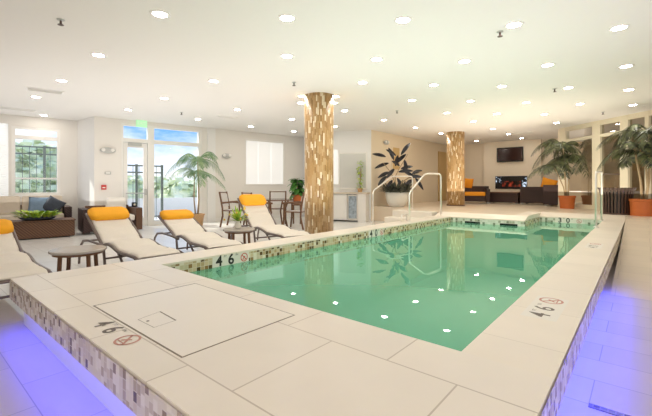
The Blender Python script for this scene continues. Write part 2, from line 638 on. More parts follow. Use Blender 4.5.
def add_bar(mb, fm, a, b, w, zz=0.0):
    a, b = Vector(a), Vector(b)
    t = (b - a).normalized()
    nn = Vector((-t.y, t.x)) * w / 2
    mb.quad(*[fm @ Vector((p.x, p.y, zz)) for p in (a - nn, b - nn, b + nn, a + nn)])


def depth_marking(parent, fm, d1, d2, h, sp, so, r, mat_ink, mat_red, patch=None, bold=0.012):
    """digits, tiny FT / IN and the crossed-out diver ring, along local +x of fm; second digit at the origin"""
    BOLD[0] = bold
    if patch:
        mb = MB()
        a, b, c = patch
        mb.quad(*[fm @ Vector((x, y, -0.0004)) for x, y in ((a, -c), (b, -c), (b, c), (a, c))])
        mb.build('marker_tile', M['marker_tile'], parent)
    for k, t in ((-sp, d1), (0, d2)):
        mb = MB()
        add_text(mb, t, h * 1.36, fm, (k, 0))
        mb.build('depth_digit', mat_ink, parent)
    BOLD[0] = 0.0
    for k, t in ((-sp * 0.5, 'FT'), (sp * 0.5, 'IN')):
        mb = MB()
        add_text(mb, t, h * 0.30, fm, (k, h * 0.38))
        mb.build('unit_letters', mat_ink, parent)
    mb = MB()
    add_ring(mb, fm, (so, 0), r * 0.80, r)
    c = Vector((so, 0))
    add_bar(mb, fm, c + Vector((-r * 0.66, r * 0.66)), c + Vector((r * 0.66, -r * 0.66)), r * 0.2)
    add_bar(mb, fm, c + Vector((-r * 0.35, -r * 0.35)), c + Vector((r * 0.25, r * 0.25)), r * 0.22, 0.0003)
    add_bar(mb, fm, c + Vector((-r * 0.55, -r * 0.5)), c + Vector((r * 0.4, -r * 0.5)), r * 0.1, 0.0003)
    mb.build('no_diving_symbol', mat_red, parent)


# ------------------------------------------------------------------ room shell
U0, U1 = 0.63, 8.55          # deck front edge, pool far wall
UI = 1.65                    # pool near wall
SI, SO = 3.41, 3.80          # pool left wall, deck left edge
SR, SRO = 0.61, 0.254         # pool right wall, deck right edge
UW, SW = 10.0, 1.84          # entry well

# main floor with a hole where the pool is
mb = MB()
for (a, b, c, d) in ((10.2, 18, -9, 15), (U0 + 0.10, 10.2, SO - 0.05, 15)):
    mb.bb((a, c, -0.1), (b, d, 0.0))
struct(mb.build('floor', M['floor'], rz=PA))
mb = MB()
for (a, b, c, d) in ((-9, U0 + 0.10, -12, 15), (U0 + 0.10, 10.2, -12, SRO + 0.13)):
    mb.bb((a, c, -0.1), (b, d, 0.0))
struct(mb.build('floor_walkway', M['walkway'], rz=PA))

# raised lounge floor at the far end, sloping coping handled with the pool
mb = MB()
poly = [(9.6, -5.0), (9.6, SRO - 0.02), (10.3, SRO - 0.02), (10.3, SW + 0.3), (8.85, SW + 0.3), (8.85, 5.15), (9.75, 5.15), (9.75, 6.31), (16.0, 6.31), (16.0, -5.0)]
mb.prism(poly, 0.0, PLAT)
o = struct(mb.build('floor_raised', M['platform'], rz=PA))
# sloped walkway up along the right side
mb = MB()
a0, a1, y0, y1 = 4.7, 9.6, SRO - 0.02, -5.0
mb.add([(a0, y0, 0.001), (a1, y0, PLAT), (a1, y1, PLAT), (a0, y1, 0.001), (a1, y0, 0), (a1, y1, 0)], [(0, 3, 2, 1), (0, 1, 4), (3, 5, 2), (1, 2, 5, 4), (0, 4, 5, 3)])
struct(mb.build('floor_ramp', M['ramp'], rz=PA))

# ceiling
mb = MB()
cp = [to_world(x, y, WA) for x, y in ((-6.5, 11.93), (1.2, 11.93), (1.5, 10.92), (7.95, 10.92))]
cp += [to_world(x, y, PA) for x, y in ((10.2, 6.46), (15.85, 6.46), (15.85, -7.5))]
cp += [Vector((12.5, -4, 0)), Vector((-13, -4, 0))]
mb.prism([(p.x, p.y) for p in reversed(cp)], CEIL, CEIL + 0.15)
struct(mb.build('ceiling', M['ceiling']))

YB, YA = 10.72, 11.73


def wb(x, y):
    return on_plane(x, y, WA, YB)


def wa_(x, y):
    return on_plane(x, y, WA, YA)


# wall with doors and blind window (local frame WA)
xd0, ztop, _ = wb(121.5, 123.5)
xd1 = wb(202, 140)[0]
ztop = wb(150, 125.6)[1]
xw0, zw1, _ = wb(245.5, 139)
xw1 = wb(284.5, 141)[0]
zw0 = wb(265, 184)[1]
zw1 = wb(265, 140)[1]
mb = MB()
holed_wall(mb, 1.387, 7.75, 0, CEIL, YB, YB + 0.2, [(xd0, xd1, -0.01, ztop), (xw0, xw1, zw0, zw1)])
struct(mb.build('wall_back_left', M['wall'], rz=WA))
# pilaster next to the glazed doors
mb = MB()
xp0, xp1 = wb(207, 150)[0], wb(215, 150)[0]
mb.bb((xp0, YB - 0.04, 0), (xp1, YB, CEIL))
struct(mb.build('trim_1', M['wall_white'], rz=WA))
# return wall
mb = MB()
mb.prism([(1.14, YA), (1.387, YB), (1.387, YA + 0.2), (1.14, YA + 0.2)], 0, CEIL)
struct(mb.build('wall_return', M['wall_white'], rz=WA))
# window wall on the left
xa0, xa1 = wa_(11.5, 160)[0], wa_(60.5, 160)[0]
za0, za1 = wa_(36, 195)[1], wa_(36, 127.5)[1]
xb1 = wa_(8.5, 160)[0]
xb0 = xb1 - 1.3
mb = MB()
holed_wall(mb, -4.6, 1.16, 0, CEIL, YA, YA + 0.2, [(xa0, xa1, za0, za1), (xb0, xb1, za0 - 0.08, za1 + 0.05)])
struct(mb.build('wall_left', M['wall'], rz=WA))

# wall behind the counter, the long tan wall, the tv wall
pe = to_local((1.38, 11.40), PA)                   # corner in pool frame
SE = 6.31
UE = pe.x
mb = MB()
mb.bb((UE, SE, 0), (16.0, SE + 0.15, CEIL))
struct(mb.build('wall_back', M['wall_tan'], rz=PA))
c0, c1 = to_world(UE, SE, PA), Vector((-0.25, 11.95, 0))
e = to_world(7.75, YB, WA)
mb = MB()
n = Vector((0.32, 0.95, 0)) * 0.15
mb.prism([(c1.x, c1.y), (c0.x, c0.y), (c0.x + 0.06, c0.y + 0.16), (c1.x + n.x, c1.y + n.y)], 0, CEIL)
struct(mb.build('wall_counter', M['wall_white']))
mb = MB()
mb.prism([(c1.x - 0.12, c1.y), (c1.x, c1.y), (e.x + 0.1, e.y + 0.2), (e.x - 0.05, e.y + 0.2)], 0, CEIL)
struct(mb.build('wall_niche', M['wall_white']))
# tv wall in pool frame, normal along -u; local y is s
UT = 15.7


def tvp(x, y, u):
    k = (x - CX) / F
    c, s = math.cos(PA), math.sin(PA)
    d = u / (k * c + s)
    return (-k * s + c) * d, EYE - (y - HY) / F * d


mb = MB()
mb.bb((UT, -6.0, 0), (UT + 0.15, SE, CEIL))
struct(mb.build('wall_far', M['wall_tv'], rz=PA))
UB = 15.5
sb0, sb1 = tvp(541, 150, UB)[0], tvp(483.5, 150, UB)[0]
mb = MB()
mb.bb((UB, sb0, PLAT), (UT, sb1, CEIL))
struct(mb.build('trim_2', M['wall_tv'], rz=PA))

# glazed wall on the right: local x runs into the picture
FP = Vector((7.38, 8.42, 0))


def fw(x, y):
    k = (x - CX) / F
    dx, dy = math.cos(FAX), math.sin(FAX)
    t = (k * FP.y - FP.x) / (dx - k * dy)
    d = FP.y + t * dy
    return t, EYE - (y - HY) / F * d


FB = thing('window_1', 'x', 'window', FP, FAX)
for k in ('label', 'category'):
    del FB[k]
struct(FB)
tE = 2.75
tr_ = [fw(x, 160)[0] for x in (577, 594, 602, 622, 630, 647, 651)]
zt, zb = fw(590, 137)[1], PLAT + 0.12
ztop2 = CEIL - 0.12
posts = [(-4.2, -4.05), (-2.6, -2.45), (-1.0, -0.85), (tr_[6], tr_[5]), (tr_[4], tr_[3]), (tr_[2], tr_[1]), (tE - 0.25, tE)]
mb = MB()
for a, b in posts:
    mb.bb((a, -0.06, 0), (b, 0.06, CEIL))
for z0, z1 in ((0, zb), (zt - 0.05, zt + 0.03), (ztop2, CEIL)):
    for i in range(len(posts) - 1):
        mb.bb((posts[i][1], -0.05, z0), (posts[i + 1][0], 0.05, z1))
mb.build('frame', M['cream_frame'], FB)
for i in range(len(posts) - 1):
    for z0, z1 in ((zb, zt - 0.05), (zt + 0.03, ztop2)):
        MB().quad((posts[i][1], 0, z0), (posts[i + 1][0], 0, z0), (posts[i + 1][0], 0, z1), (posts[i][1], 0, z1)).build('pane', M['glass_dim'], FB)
# return of the glazed wall towards the tv wall and the dim corridor behind the glass
mb = MB()
mb.bb((tE, -1.45, 0), (tE + 0.12, -0.0, CEIL))
o = struct(mb.build('wall_right_return', M['wall_tv'], loc=FP, rz=FAX))
mb = MB()
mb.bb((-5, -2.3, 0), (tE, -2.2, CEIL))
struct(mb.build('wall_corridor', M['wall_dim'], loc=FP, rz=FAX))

# the sides of the hall behind the camera
pL = to_world(-4.6, YA + 0.1, WA)
pR = FP + Vector((math.cos(FAX), math.sin(FAX), 0)) * -4.2
for nm, a_, b_ in (('wall_side_left', pL, Vector((-12.5, -4, 0))), ('wall_rear', Vector((-12.5, -4, 0)), Vector((12, -4, 0))), ('wall_side_right', Vector((12, -4, 0)), pR)):
    v_ = (b_ - a_).normalized()
    n_ = Vector((v_.y, -v_.x, 0)) * 0.15
    mb = MB()
    mb.prism([(a_.x, a_.y), (b_.x, b_.y), (b_.x + n_.x, b_.y + n_.y), (a_.x + n_.x, a_.y + n_.y)], 0, CEIL)
    struct(mb.build(nm, M['wall']))

# baseboards
mb = MB()
for a, b in ((1.39, xd0), (xd1, 7.7)):
    mb.bb((a, YB - 0.015, 0), (b, YB, 0.10))
struct(mb.build('baseboard_left', M['trim'], rz=WA))

# ------------------------------------------------------------------ windows and doors
def wthing(name):
    o = bpy.data.objects.new(name, None)
    COL.objects.link(o)
    o.rotation_euler.z = WA
    return struct(o)


# window on the left wall
w = wthing('window_2')
mb = MB()
fwid = 0.07
zt1, zt2 = wa_(36, 138.5)[1], wa_(36, 136)[1]
mb.bb((xa0, YA + 0.02, za0), (xa0 + fwid, YA + 0.12, za1)).bb((xa1 - fwid, YA + 0.02, za0), (xa1, YA + 0.12, za1))
for a, b in ((za0, za0 + 0.06), (zt1 - 0.03, zt2), (za1 - 0.06, za1)):
    mb.bb((xa0 + fwid, YA + 0.02, a), (xa1 - fwid, YA + 0.12, b))
zm = wa_(36, 178.5)[1]
mb.bb((xa0 + fwid, YA + 0.03, zm - 0.02), (xa1 - fwid, YA + 0.11, zm + 0.02))
mb.build('frame', M['trim'], w)
mb = MB()
mb.bb((xa0 - 0.06, YA - 0.06, za0 - 0.04), (xa1 + 0.06, YA + 0.02, za0))
mb.build('sill', M['trim'], w, bevel=0.008)
MB().quad((xa0, YA + 0.07, za0), (xa1, YA + 0.07, za0), (xa1, YA + 0.07, za1), (xa0, YA + 0.07, za1)).build('pane', M['glass'], w)
# blinded window further left
w = wthing('window_3')
mb = MB()
nb = 34
zz0, zz1 = za0 - 0.08, za1 + 0.05
for i in range(nb):
    z = zz0 + (i + 0.5) * (zz1 - zz0) / nb
    mb.box(((xb0 + xb1) / 2, YA + 0.06, z), (xb1 - xb0 - 0.02, 0.008, (zz1 - zz0) / nb * 0.9), mat=Matrix.Rotation(0.35, 3, 'X'))
mb.build('blind', M['blind'], w)
mb = MB()
mb.bb((xb0, YA + 0.1, zz0), (xb0 + 0.05, YA + 0.15, zz1)).bb((xb1 - 0.05, YA + 0.1, zz0), (xb1, YA + 0.15, zz1))
mb.build('frame', M['trim'], w)
# window with white roller blind
w = wthing('window_4')
mb = MB()
for k in range(3):
    a = xw0 + (xw1 - xw0) * k / 3
    b = xw0 + (xw1 - xw0) * (k + 1) / 3
    mb.bb((a + 0.004, YB + 0.07, zw0), (b - 0.004, YB + 0.085, zw1 - 0.03))
mb.build('blind', M['blind'], w)
mb = MB()
mb.bb((xw0, YB + 0.02, zw1 - 0.06), (xw1, YB + 0.1, zw1))
mb.bb((xw0, YB + 0.02, zw0), (xw0 + 0.03, YB + 0.06, zw1 - 0.06)).bb((xw1 - 0.03, YB + 0.02, zw0), (xw1, YB + 0.06, zw1 - 0.06))
mb.bb((xw0 - 0.03, YB - 0.02, zw0 - 0.03), (xw1 + 0.03, YB + 0.06, zw0))
mb.build('frame', M['trim'], w)

# glazed doors: transoms, door leaf and side light
x148, x155 = wb(148, 150)[0], wb(154.5, 150)[0]
ztr = wb(136, 140)[1] + 0.0
w = wthing('window_5')
mb = MB()
mb.bb((xd0, YB + 0.02, 0), (xd0 + 0.05, YB + 0.15, ztop)).bb((xd1 - 0.09, YB + 0.02, 0), (xd1, YB + 0.15, ztop))
mb.bb((x148, YB + 0.02, 0), (x155, YB + 0.15, ztop))
zA = wb(136, 138.5)[1]
zB = wb(136, 142.5)[1]
for a, b in ((xd0 + 0.05, x148), (x155, xd1 - 0.09)):
    mb.bb((a, YB + 0.02, zB), (b, YB + 0.15, zA))
    mb.bb((a, YB + 0.02, ztop - 0.05), (b, YB + 0.15, ztop))
mb.bb((x155, YB + 0.02, 0), (xd1 - 0.09, YB + 0.15, 0.14))
mb.build('frame', M['trim'], w)
for a, b, c, d in ((xd0 + 0.05, x148, zA, ztop - 0.05), (x155, xd1 - 0.09, zA, ztop - 0.05), (x155, xd1 - 0.09, 0.14, zB)):
    MB().quad((a, YB + 0.08, c), (b, YB + 0.08, c), (b, YB + 0.08, d), (a, YB + 0.08, d)).build('pane', M['glass'], w)
w = wthing('door_1')
mb = MB()
a, b = xd0 + 0.06, x148 - 0.01
st = 0.09
zd = zB - 0.01
mb.bb((a, YB + 0.05, 0.01), (a + st, YB + 0.11, zd)).bb((b - st, YB + 0.05, 0.01), (b, YB + 0.11, zd))
mb.bb((a + st, YB + 0.05, 0.01), (b - st, YB + 0.11, 0.24)).bb((a + st, YB + 0.05, zd - 0.12), (b - st, YB + 0.11, zd))
mb.build('leaf', M['trim'], w)
MB().quad((a + st, YB + 0.08, 0.24), (b - st, YB + 0.08, 0.24), (b - st, YB + 0.08, zd - 0.12), (a + st, YB + 0.08, zd - 0.12)).build('pane', M['glass'], w)
mb = MB()
hz = wb(148, 192)[1]
mb.tube([(a + 0.04, YB + 0.0, hz - 0.03), (b - 0.06, YB + 0.0, hz - 0.03)], 0.014)
mb.box((b - 0.045, YB + 0.03, hz), (0.06, 0.06, 0.16))
mb.build('handle', M['fixture'], w)
mb = MB().bb((a + 0.1, YB + 0.0, zd - 0.08), (a + 0.42, YB + 0.05, zd - 0.0))
mb.build('door_closer', M['fixture'], w)

# tan door in the far wall
w = bpy.data.objects.new('door_2', None)
COL.objects.link(w)
w.rotation_euler.z = PA
struct(w)


def ewx(x, y):
    k = (x - CX) / F
    c, s = math.cos(PA), math.sin(PA)
    d = SE / (-k * s + c)
    return (k * c + s) * d, EYE - (y - HY) / F * d


ux0, ux1 = ewx(438, 170)[0], ewx(448, 170)[0]
zdt = ewx(442, 152)[1]
mb = MB().bb((ux0 + 0.06, SE - 0.03, PLAT), (ux1 - 0.06, SE - 0.002, zdt - 0.06))
mb.build('leaf', M['door_tan'], w)
mb = MB().bb((ux0, SE - 0.045, PLAT), (ux0 + 0.06, SE, zdt)).bb((ux1 - 0.06, SE - 0.045, PLAT), (ux1, SE, zdt)).bb((ux0 + 0.06, SE - 0.045, zdt - 0.06), (ux1 - 0.06, SE, zdt))
mb.build('frame', M['door_tan'], w)
mb = MB().tube([(ux0 + 0.12, SE - 0.06, PLAT + 0.95), (ux0 + 0.24, SE - 0.06, PLAT + 0.95)], 0.012).tube([(ux0 + 0.12, SE - 0.06, PLAT + 0.95), (ux0 + 0.12, SE - 0.02, PLAT + 0.95)], 0.012)
mb.build('handle', M['chrome'], w)

# ------------------------------------------------------------------ swimming pool
pool = thing('swimming_pool', 'raised indoor swimming pool with green water and wide beige tiled deck', 'swimming pool', (0, 0, 0), PA)
BT = 0.142
# deck top slab (near end), with bullnose
mb = MB()
mb.bb((U0, SRO, DECK - 0.03), (UI, SO, DECK))
mb.build('deck', M['deck'], pool)
mb = MB()
mb.bb((UI, SRO, DECK - 0.03), (10.02, SR, DECK))
mb.bb((UI, SI, DECK - 0.03), (8.85, SO, DECK))
# far coping, rising gently to the raised floor
for u, s0, s1 in ((U1, SW, SI), (UW, SRO, SW + 0.3)):
    mb.add([(u, s0, DECK), (u + 0.3, s0, PLAT), (u + 0.3, s1, PLAT), (u, s1, DECK), (u, s0, DECK - 0.03), (u, s1, DECK - 0.03)], [(0, 1, 2, 3), (0, 3, 5, 4)])
mb.add([(U1, SI, DECK), (8.85, SI, PLAT), (8.85, SO, PLAT), (U1, SO, DECK)], [(0, 1, 2, 3)])
mb.add([(U1, SW, DECK), (8.85, SW, PLAT), (UW, SW, DECK), (10.3, SW, PLAT)], [(0, 2, 3, 1)])
mb.add([(U1, SW, DECK), (8.85, SW + 0.3, PLAT), (10.3, SW + 0.3, PLAT), (UW, SW, DECK)], [(0, 3, 2, 1)])
mb.build('coping', M['coping'], pool)
# mosaic fascia around the outside of the deck
mb = MB()
e_ = 0.004


def strip(mb, p, q, z0, z1, flip=False):
    L = math.hypot(q[0] - p[0], q[1] - p[1])
    a = [(p[0], p[1], z0), (q[0], q[1], z0), (q[0], q[1], z1), (p[0], p[1], z1)]
    u = [(0, z0), (L, z0), (L, z1), (0, z1)]
    if flip:
        a.reverse()
        u.reverse()
    mb.quad(*a, uv=u)


zt_, zl_ = DECK - 0.012, DECK - 0.012 - BT
strip(mb, (U0 - e_, SO + e_), (U0 - e_, SRO - e_), zl_, zt_)
strip(mb, (U0 - e_, SRO - e_), (10.0, SRO - e_), zl_, zt_)
strip(mb, (8.8, SO + e_), (U0 - e_, SO + e_), zl_, zt_)
# underside
zl_ += 0.06
mb.quad((U0, SRO, zl_), (U0, SO, zl_), (UI, SO, zl_), (UI, SRO, zl_))
mb.quad((UI, SRO, zl_), (UI, SR, zl_), (10, SR, zl_), (10, SRO, zl_))
mb.quad((UI, SI, zl_), (UI, SO, zl_), (8.8, SO, zl_), (8.8, SI, zl_))
mb.build('mosaic_fascia', M['fascia'], pool)
# recessed base under the deck
mb = MB()
b0, b1, b2 = U0 + 0.07, SRO + 0.12, SO - 0.07
mb.bb((b0, b1, 0), (b0 + 0.05, b2, zl_)).bb((b0 + 0.05, b1, 0), (10.0, b1 + 0.05, zl_)).bb((b0 + 0.05, b2 - 0.05, 0), (8.8, b2, zl_))
mb.build('base', M['base'], pool)
# basin
mb = MB()
zf = -0.85
mb.quad((UI, SR, zf), (U1, SR, zf), (U1, SI, zf), (UI, SI, zf))
mb.quad((UI, SR, zf), (UI, SI, zf), (UI, SI, DECK - .03), (UI, SR, DECK - .03))
zw_ = 0.09
mb.quad((UI, SI, zf), (U1, SI, zf), (U1, SI, zw_), (UI, SI, zw_))
mb.quad((UW, SR, zf), (UI, SR, zf), (UI, SR, DECK - .03), (UW, SR, DECK - .03))
mb.quad((U1, SI, zf), (U1, SW, zf), (U1, SW, zw_), (U1, SI, zw_))
# entry well steps
for k in range(3):
    ua, ub = U1 + 0.45 * k, UW
    z = -0.55 + 0.22 * k
    mb.quad((ua, SR, zf if k == 0 else z - 0.22), (ua, SW, zf if k == 0 else z - 0.22), (ua, SW, z), (ua, SR, z))
    mb.quad((ua, SR, z), (ub, SR, z), (ub, SW, z), (ua, SW, z))
mb.quad((U1, SW, zf), (UW, SW, zf), (UW, SW, zw_), (U1, SW, zw_))
mb.quad((UW, SW, zf), (UW, SR, zf), (UW, SR, zw_), (UW, SW, zw_))
mb.build('basin', M['basin'], pool)
# waterline mosaic
mb = MB()
strip(mb, (UI, SI), (U1, SI), 0.09, DECK - 0.02)
mb.build('waterline_mosaic', M['waterline'], pool)
mb = MB()
strip(mb, (U1, SI), (U1, SW), 0.09, DECK - 0.02)
mb.build('waterline_mosaic', M['waterline_far'], pool)
mb = MB()
strip(mb, (UW, SW), (UW, SR), 0.09, DECK - 0.02)
mb.build('waterline_mosaic', M['waterline_far'], pool)
mb = MB()
strip(mb, (U1, SW), (UW, SW), 0.09, DECK - 0.02)
mb.build('waterline_mosaic', M['waterline'], pool)
# water
mb = MB()
mb.quad((UI, SR, WATER), (U1, SR, WATER), (U1, SI, WATER), (UI, SI, WATER))
mb.quad((U1, SR, WATER), (UW, SR, WATER), (UW, SW, WATER), (U1, SW, WATER))
mb.build('water', M['water'], pool)
# skimmer slots in the far wall
for x0, x1 in ((465, 480), (500, 517.5)):
    s1 = tvp(x0, 224, U1)[0]
    s0 = tvp(x1, 224, U1)[0]
    mb = MB().bb((U1 - 0.012, s0, DECK - 0.125), (U1 - 0.002, s1, DECK - 0.085))
    mb.build('skimmer_slot', M['black'], pool)

# depth markings
def deck_fm(px, py, right, up, z=DECK + 0.0012):
    p = to_local(floor_pt(px, py, DECK), PA)
    return frame_mat((p.x, p.y, z), right, up)


depth_marking(pool, deck_fm(112, 330, (0, -1, 0), (1, 0, 0)), '4', '6', 0.10, 0.125, 0.19, 0.06, M['ink_brown'], M['ink_red_faded'], None, 0.02)
depth_marking(pool, deck_fm(545.3, 308.6, (1, 0, 0), (0, 1, 0)), '4', '6', 0.11, 0.142, 0.193, 0.068, M['ink_brown'], M['ink_red_faded'], (-0.215, 0.275, 0.088))
depth_marking(pool, deck_fm(594, 246, (1, 0, 0), (0, 1, 0)), '4', '0', 0.10, 0.13, 0.19, 0.06, M['ink_brown'], M['ink_red_faded'], (-0.20, 0.26, 0.08))


def wallL_u(px):
    k = (px - CX) / F
    c, s = math.cos(PA), math.sin(PA)
    d = SI / (-k * s + c)
    return (k * c + s) * d


for px, d2 in ((231, '6'), (376, '0')):
    u = wallL_u(px)
    depth_marking(pool, frame_mat((u, SI - 0.003, DECK - 0.071), (1, 0, 0), (0, 0, 1)), '4', d2, 0.114, 0.151, 0.174, 0.048, M['ink'], M['ink_red'], (-0.23, 0.24, 0.054), 0.026)
sc_ = tvp(568, 222, UW)[0]
depth_marking(pool, frame_mat((UW - 0.003, sc_, DECK - 0.072), (0, -1, 0), (0, 0, 1)), '3', '0', 0.108, 0.155, 0.21, 0.048, M['ink'], M['ink_red_faded'], (-0.25, 0.28, 0.055), 0.026)

# access hatch
h0, h1, g0, g1 = 0.815, 1.50, 1.50, 2.56
hc = to_world((h0 + h1) / 2, (g0 + g1) / 2, PA, DECK)
hatch = thing('access_hatch', 'rectangular access hatch with thin dark seam set flush in the pool deck', 'hatch', hc, PA)
hx, hy = (h1 - h0) / 2, (g1 - g0) / 2
mb = MB().bb((-hx, -hy, -0.0), (hx, hy, 0.0012))
mb.build('seam', M['seam'], hatch)
mb = MB().bb((-hx + 0.007, -hy + 0.006, 0.0005), (hx - 0.007, hy - 0.014, 0.0022))
mb.build('panel', M['hatch'], hatch)
lp = [to_local(floor_pt(x, y, DECK), PA) - Vector(((h0 + h1) / 2, (g0 + g1) / 2, 0)) for x, y in ((160, 312), (175.8, 320.8), (154, 328), (138, 320))]
mb = MB()
for i, wd in ((0, 0.008), (1, 0.003), (2, 0.003), (3, 0.003)):
    a, b = lp[i], lp[(i + 1) % 4]
    add_bar(mb, Matrix.Translation((0, 0, 0.0027)), (a.x, a.y), (b.x, b.y), wd)
cpt = to_local(floor_pt(147.9, 321.4, DECK), PA) - Vector(((h0 + h1) / 2, (g0 + g1) / 2, 0))
mb.lathe([(0.008, 0.0015), (0.008, 0.003)], 12, (cpt.x, cpt.y, 0))
mb.build('latch_plate', M['seam'], hatch)

# blue light strips under the overhang
mb = MB().bb((U0 + 0.03, SRO + 0.2, 0), (U0 + 0.055, SO - 0.15, 0.012))
o = mb.build('led_strip', M['led_left'], None, loc=(0, 0, zl_ - 0.013), rz=PA)
tag(o, 'blue light strip under the near left edge of the pool deck', 'light strip', 'blue light strips under the pool deck')
mb = MB().bb((U0 + 0.1, SRO + 0.04, 0), (4.75, SRO + 0.075, 0.012))
o = mb.build('led_strip', M['led'], None, loc=(0, 0, zl_ - 0.013), rz=PA)
tag(o, 'blue light strip under the long right edge of the pool deck', 'light strip', 'blue light strips under the pool deck')

# drain in the right-hand floor
mb = MB()
q = [(2.245, 0.2), (2.245, -0.55), (2.285, -0.55), (2.285, 0.2)]
mb.add([(x, y, 0.004) for x, y in q], [(0, 1, 2, 3)], [[(y, x) for x, y in q]])
mb.add([(x, y, 0.0) for x, y in q] + [(x, y, 0.004) for x, y in q], [(0, 1, 5, 4), (1, 2, 6, 5), (2, 3, 7, 6), (3, 0, 4, 7)])
o = mb.build('floor_drain', M['drain'], None, rz=PA)
tag(o, 'dark narrow drain grate in the blue lit floor right of the pool', 'drain')

# steps from the loungers up to the raised floor
st_ = thing('pool_steps', 'white steps beside the pool between the two left handrails', 'steps', to_world(7.7, 3.86, PA), PA)
for k in range(3):
    MB().bb((0.40 * k, 0, 0), (0.40 * (k + 1) if k < 2 else 1.15, 1.08, 0.147 * (k + 1))).build('step', M['white_step'], st_, bevel=0.012)

# handrails
def handrail(label, pts, parts, r=0.018):
    base = Vector(pts[0])
    t = thing('handrail', label, 'handrail', base, 0, 'steel handrails at the pool')
    pts = [Vector(p) - base for p in pts]
    out = [pts[0]]
    for i in range(1, len(pts) - 1):
        a, b, c = pts[i - 1], pts[i], pts[i + 1]
        rr = min(0.10, (a - b).length * 0.4, (c - b).length * 0.4)
        d1, d2 = (a - b).normalized() * rr, (c - b).normalized() * rr
        for q in range(5):
            f = q / 4
            out.append((b + d1) * (1 - f) ** 2 + b * 2 * f * (1 - f) + (b + d2) * f * f)
    out.append(pts[-1])
    MB().tube(out, r, 10).build('rail', M['chrome'], t, smooth=True)
    for p in parts:
        p = Vector(p) - base
        MB().lathe([(0.045, 0.0), (0.045, 0.008), (0.03, 0.016), (0.022, 0.02)], 16, p).build('flange', M['chrome'], t, smooth=True)
    return t


a = ray_pt(373, 185, 9.1); b = ray_pt(392.4, 176.3, 10.0); c = ray_pt(412.4, 176.3, 10.5)
handrail('steel handrail on the planter side of the white steps', [(a.x, a.y, 0.0), (a.x, a.y, 0.953), b, c, (c.x, c.y, PLAT)], [(a.x, a.y, 0), (c.x, c.y, PLAT)])
a = ray_pt(409.3, 193, 7.52); b = ray_pt(425, 173.7, 8.2); c = ray_pt(440.8, 173.7, 8.62)
handrail('steel handrail on the pool edge beside the white steps', [(a.x, a.y, DECK), (a.x, a.y, a.z), b, c, (c.x, c.y, DECK + .04)], [(a.x, a.y, DECK)])
a = ray_pt(596, 172, 6.5); b = ray_pt(601.8, 172, 7.6)
handrail('steel handrail at the far right corner of the pool by the trash can', [(a.x, a.y, DECK), (a.x, a.y, a.z), (b.x, b.y, b.z), (b.x, b.y, DECK)], [(a.x, a.y, DECK), (b.x, b.y, DECK)])
# low anchor on coping between
a = floor_pt(401.5, 221.5, DECK); b = floor_pt(409, 221.0, DECK)
t = handrail('low steel bar on the pool edge at the foot of the handrail', [(a.x, a.y, DECK), (a.x, a.y, DECK + .13), (b.x - 0.01, b.y + 0.12, DECK + .13), (b.x - .01, b.y + 0.12, DECK)], [])
t.name = 'grab_bar'
t['category'] = 'grab bar'
del t['group']

# ------------------------------------------------------------------ columns
def column(x, d, dia, z0, label):
    p = ray_pt(x, 185, d)
    t = thing('column', label, 'column', (p.x, p.y, z0), 0, 'mosaic clad columns', 'thing')
    h = CEIL - z0
    nz = 1
    MB().lathe([(dia / 2, 0), (dia / 2, h)], 72, uv=True).build('mosaic_shaft', M['column'], t, smooth=False)
    MB().lathe([(dia / 2 + 0.006, 0), (dia / 2 + 0.006, 0.03)], 48).build('base_ring', M['wood_dark'], t)
    for o in t.children:
        for pl in o.data.polygons:
            pl.use_smooth = len(pl.vertices) == 4
    return t


column(319, 7.05, 0.55, 0.0, 'tall round column in gold and brown mosaic, near the loungers')
column(455.6, 11.97, 0.55, PLAT, 'distant round gold mosaic column beside the orange sofa')

# ------------------------------------------------------------------ ceiling fixtures
rows = [
 [(160, 14), (287, 18), (403, 20), (514, 24.8), (619, 27.8)],
 [(98.5, 55), (287, 56), (376.7, 59.2), (464.5, 61.3), (547.6, 65), (626, 66.3)],
 [(61.7, 80.6), (213.7, 81), (362.7, 82.4), (433.8, 85), (502, 86.2), (568.4, 87.7), (629, 89.6)],
 [(35.8, 96.8), (164.1, 98.2), (302, 96), (335.2, 96.4), (411.9, 100.2), (470.6, 101), (526.2, 102.6), (580, 104), (633, 104.8)],
 [(128.1, 109.7), (237.4, 109.6), (300.8, 102.8), (334, 102.8), (344.6, 110.6), (447, 112.8), (497, 113.7), (544.6, 114.2)],
 [(43.9, 115.2), (198, 118.9), (292, 119.3), (384, 120), (473.3, 121.5), (556.4, 122.6)],
 [(250.9, 126.5), (293.7, 131.3), (335, 126.5), (415.3, 127.6), (441, 133.2), (476.6, 140.6), (492.5, 128.8), (508.7, 134), (521.8, 138)],
]
ordw = ['first', 'second', 'third', 'fourth', 'fifth', 'sixth', 'seventh', 'eighth', 'ninth']
proto = None
for ri, row in enumerate(rows):
    for ci, (x, y) in enumerate(row):
        d = (CEIL - EYE) * F / (HY - y)
        loc = ((x - CX) / F * d, d, CEIL)
        lab = f'lit round ceiling downlight, {ordw[ci]} from left in the {ordw[ri]} row from camera'
        if proto is None:
            proto = thing('downlight', lab, 'ceiling light', loc, 0, 'recessed ceiling downlights')
            MB().lathe([(0.066, 0.0), (0.066, -0.006), (0.092, -0.006), (0.097, 0.0)], 28, caps=False).build('trim_ring', M['trim'], proto, smooth=True)
            MB().lathe([(0.066, -0.004), (0.0005, -0.007)], 24, caps=False).build('lens', M['lamp'], proto)
        else:
            dup(proto, loc, 0, lab)
def cpoint(x, y):
    d = (CEIL - EYE) * F / (HY - y)
    return ((x - CX) / F * d, d, CEIL)


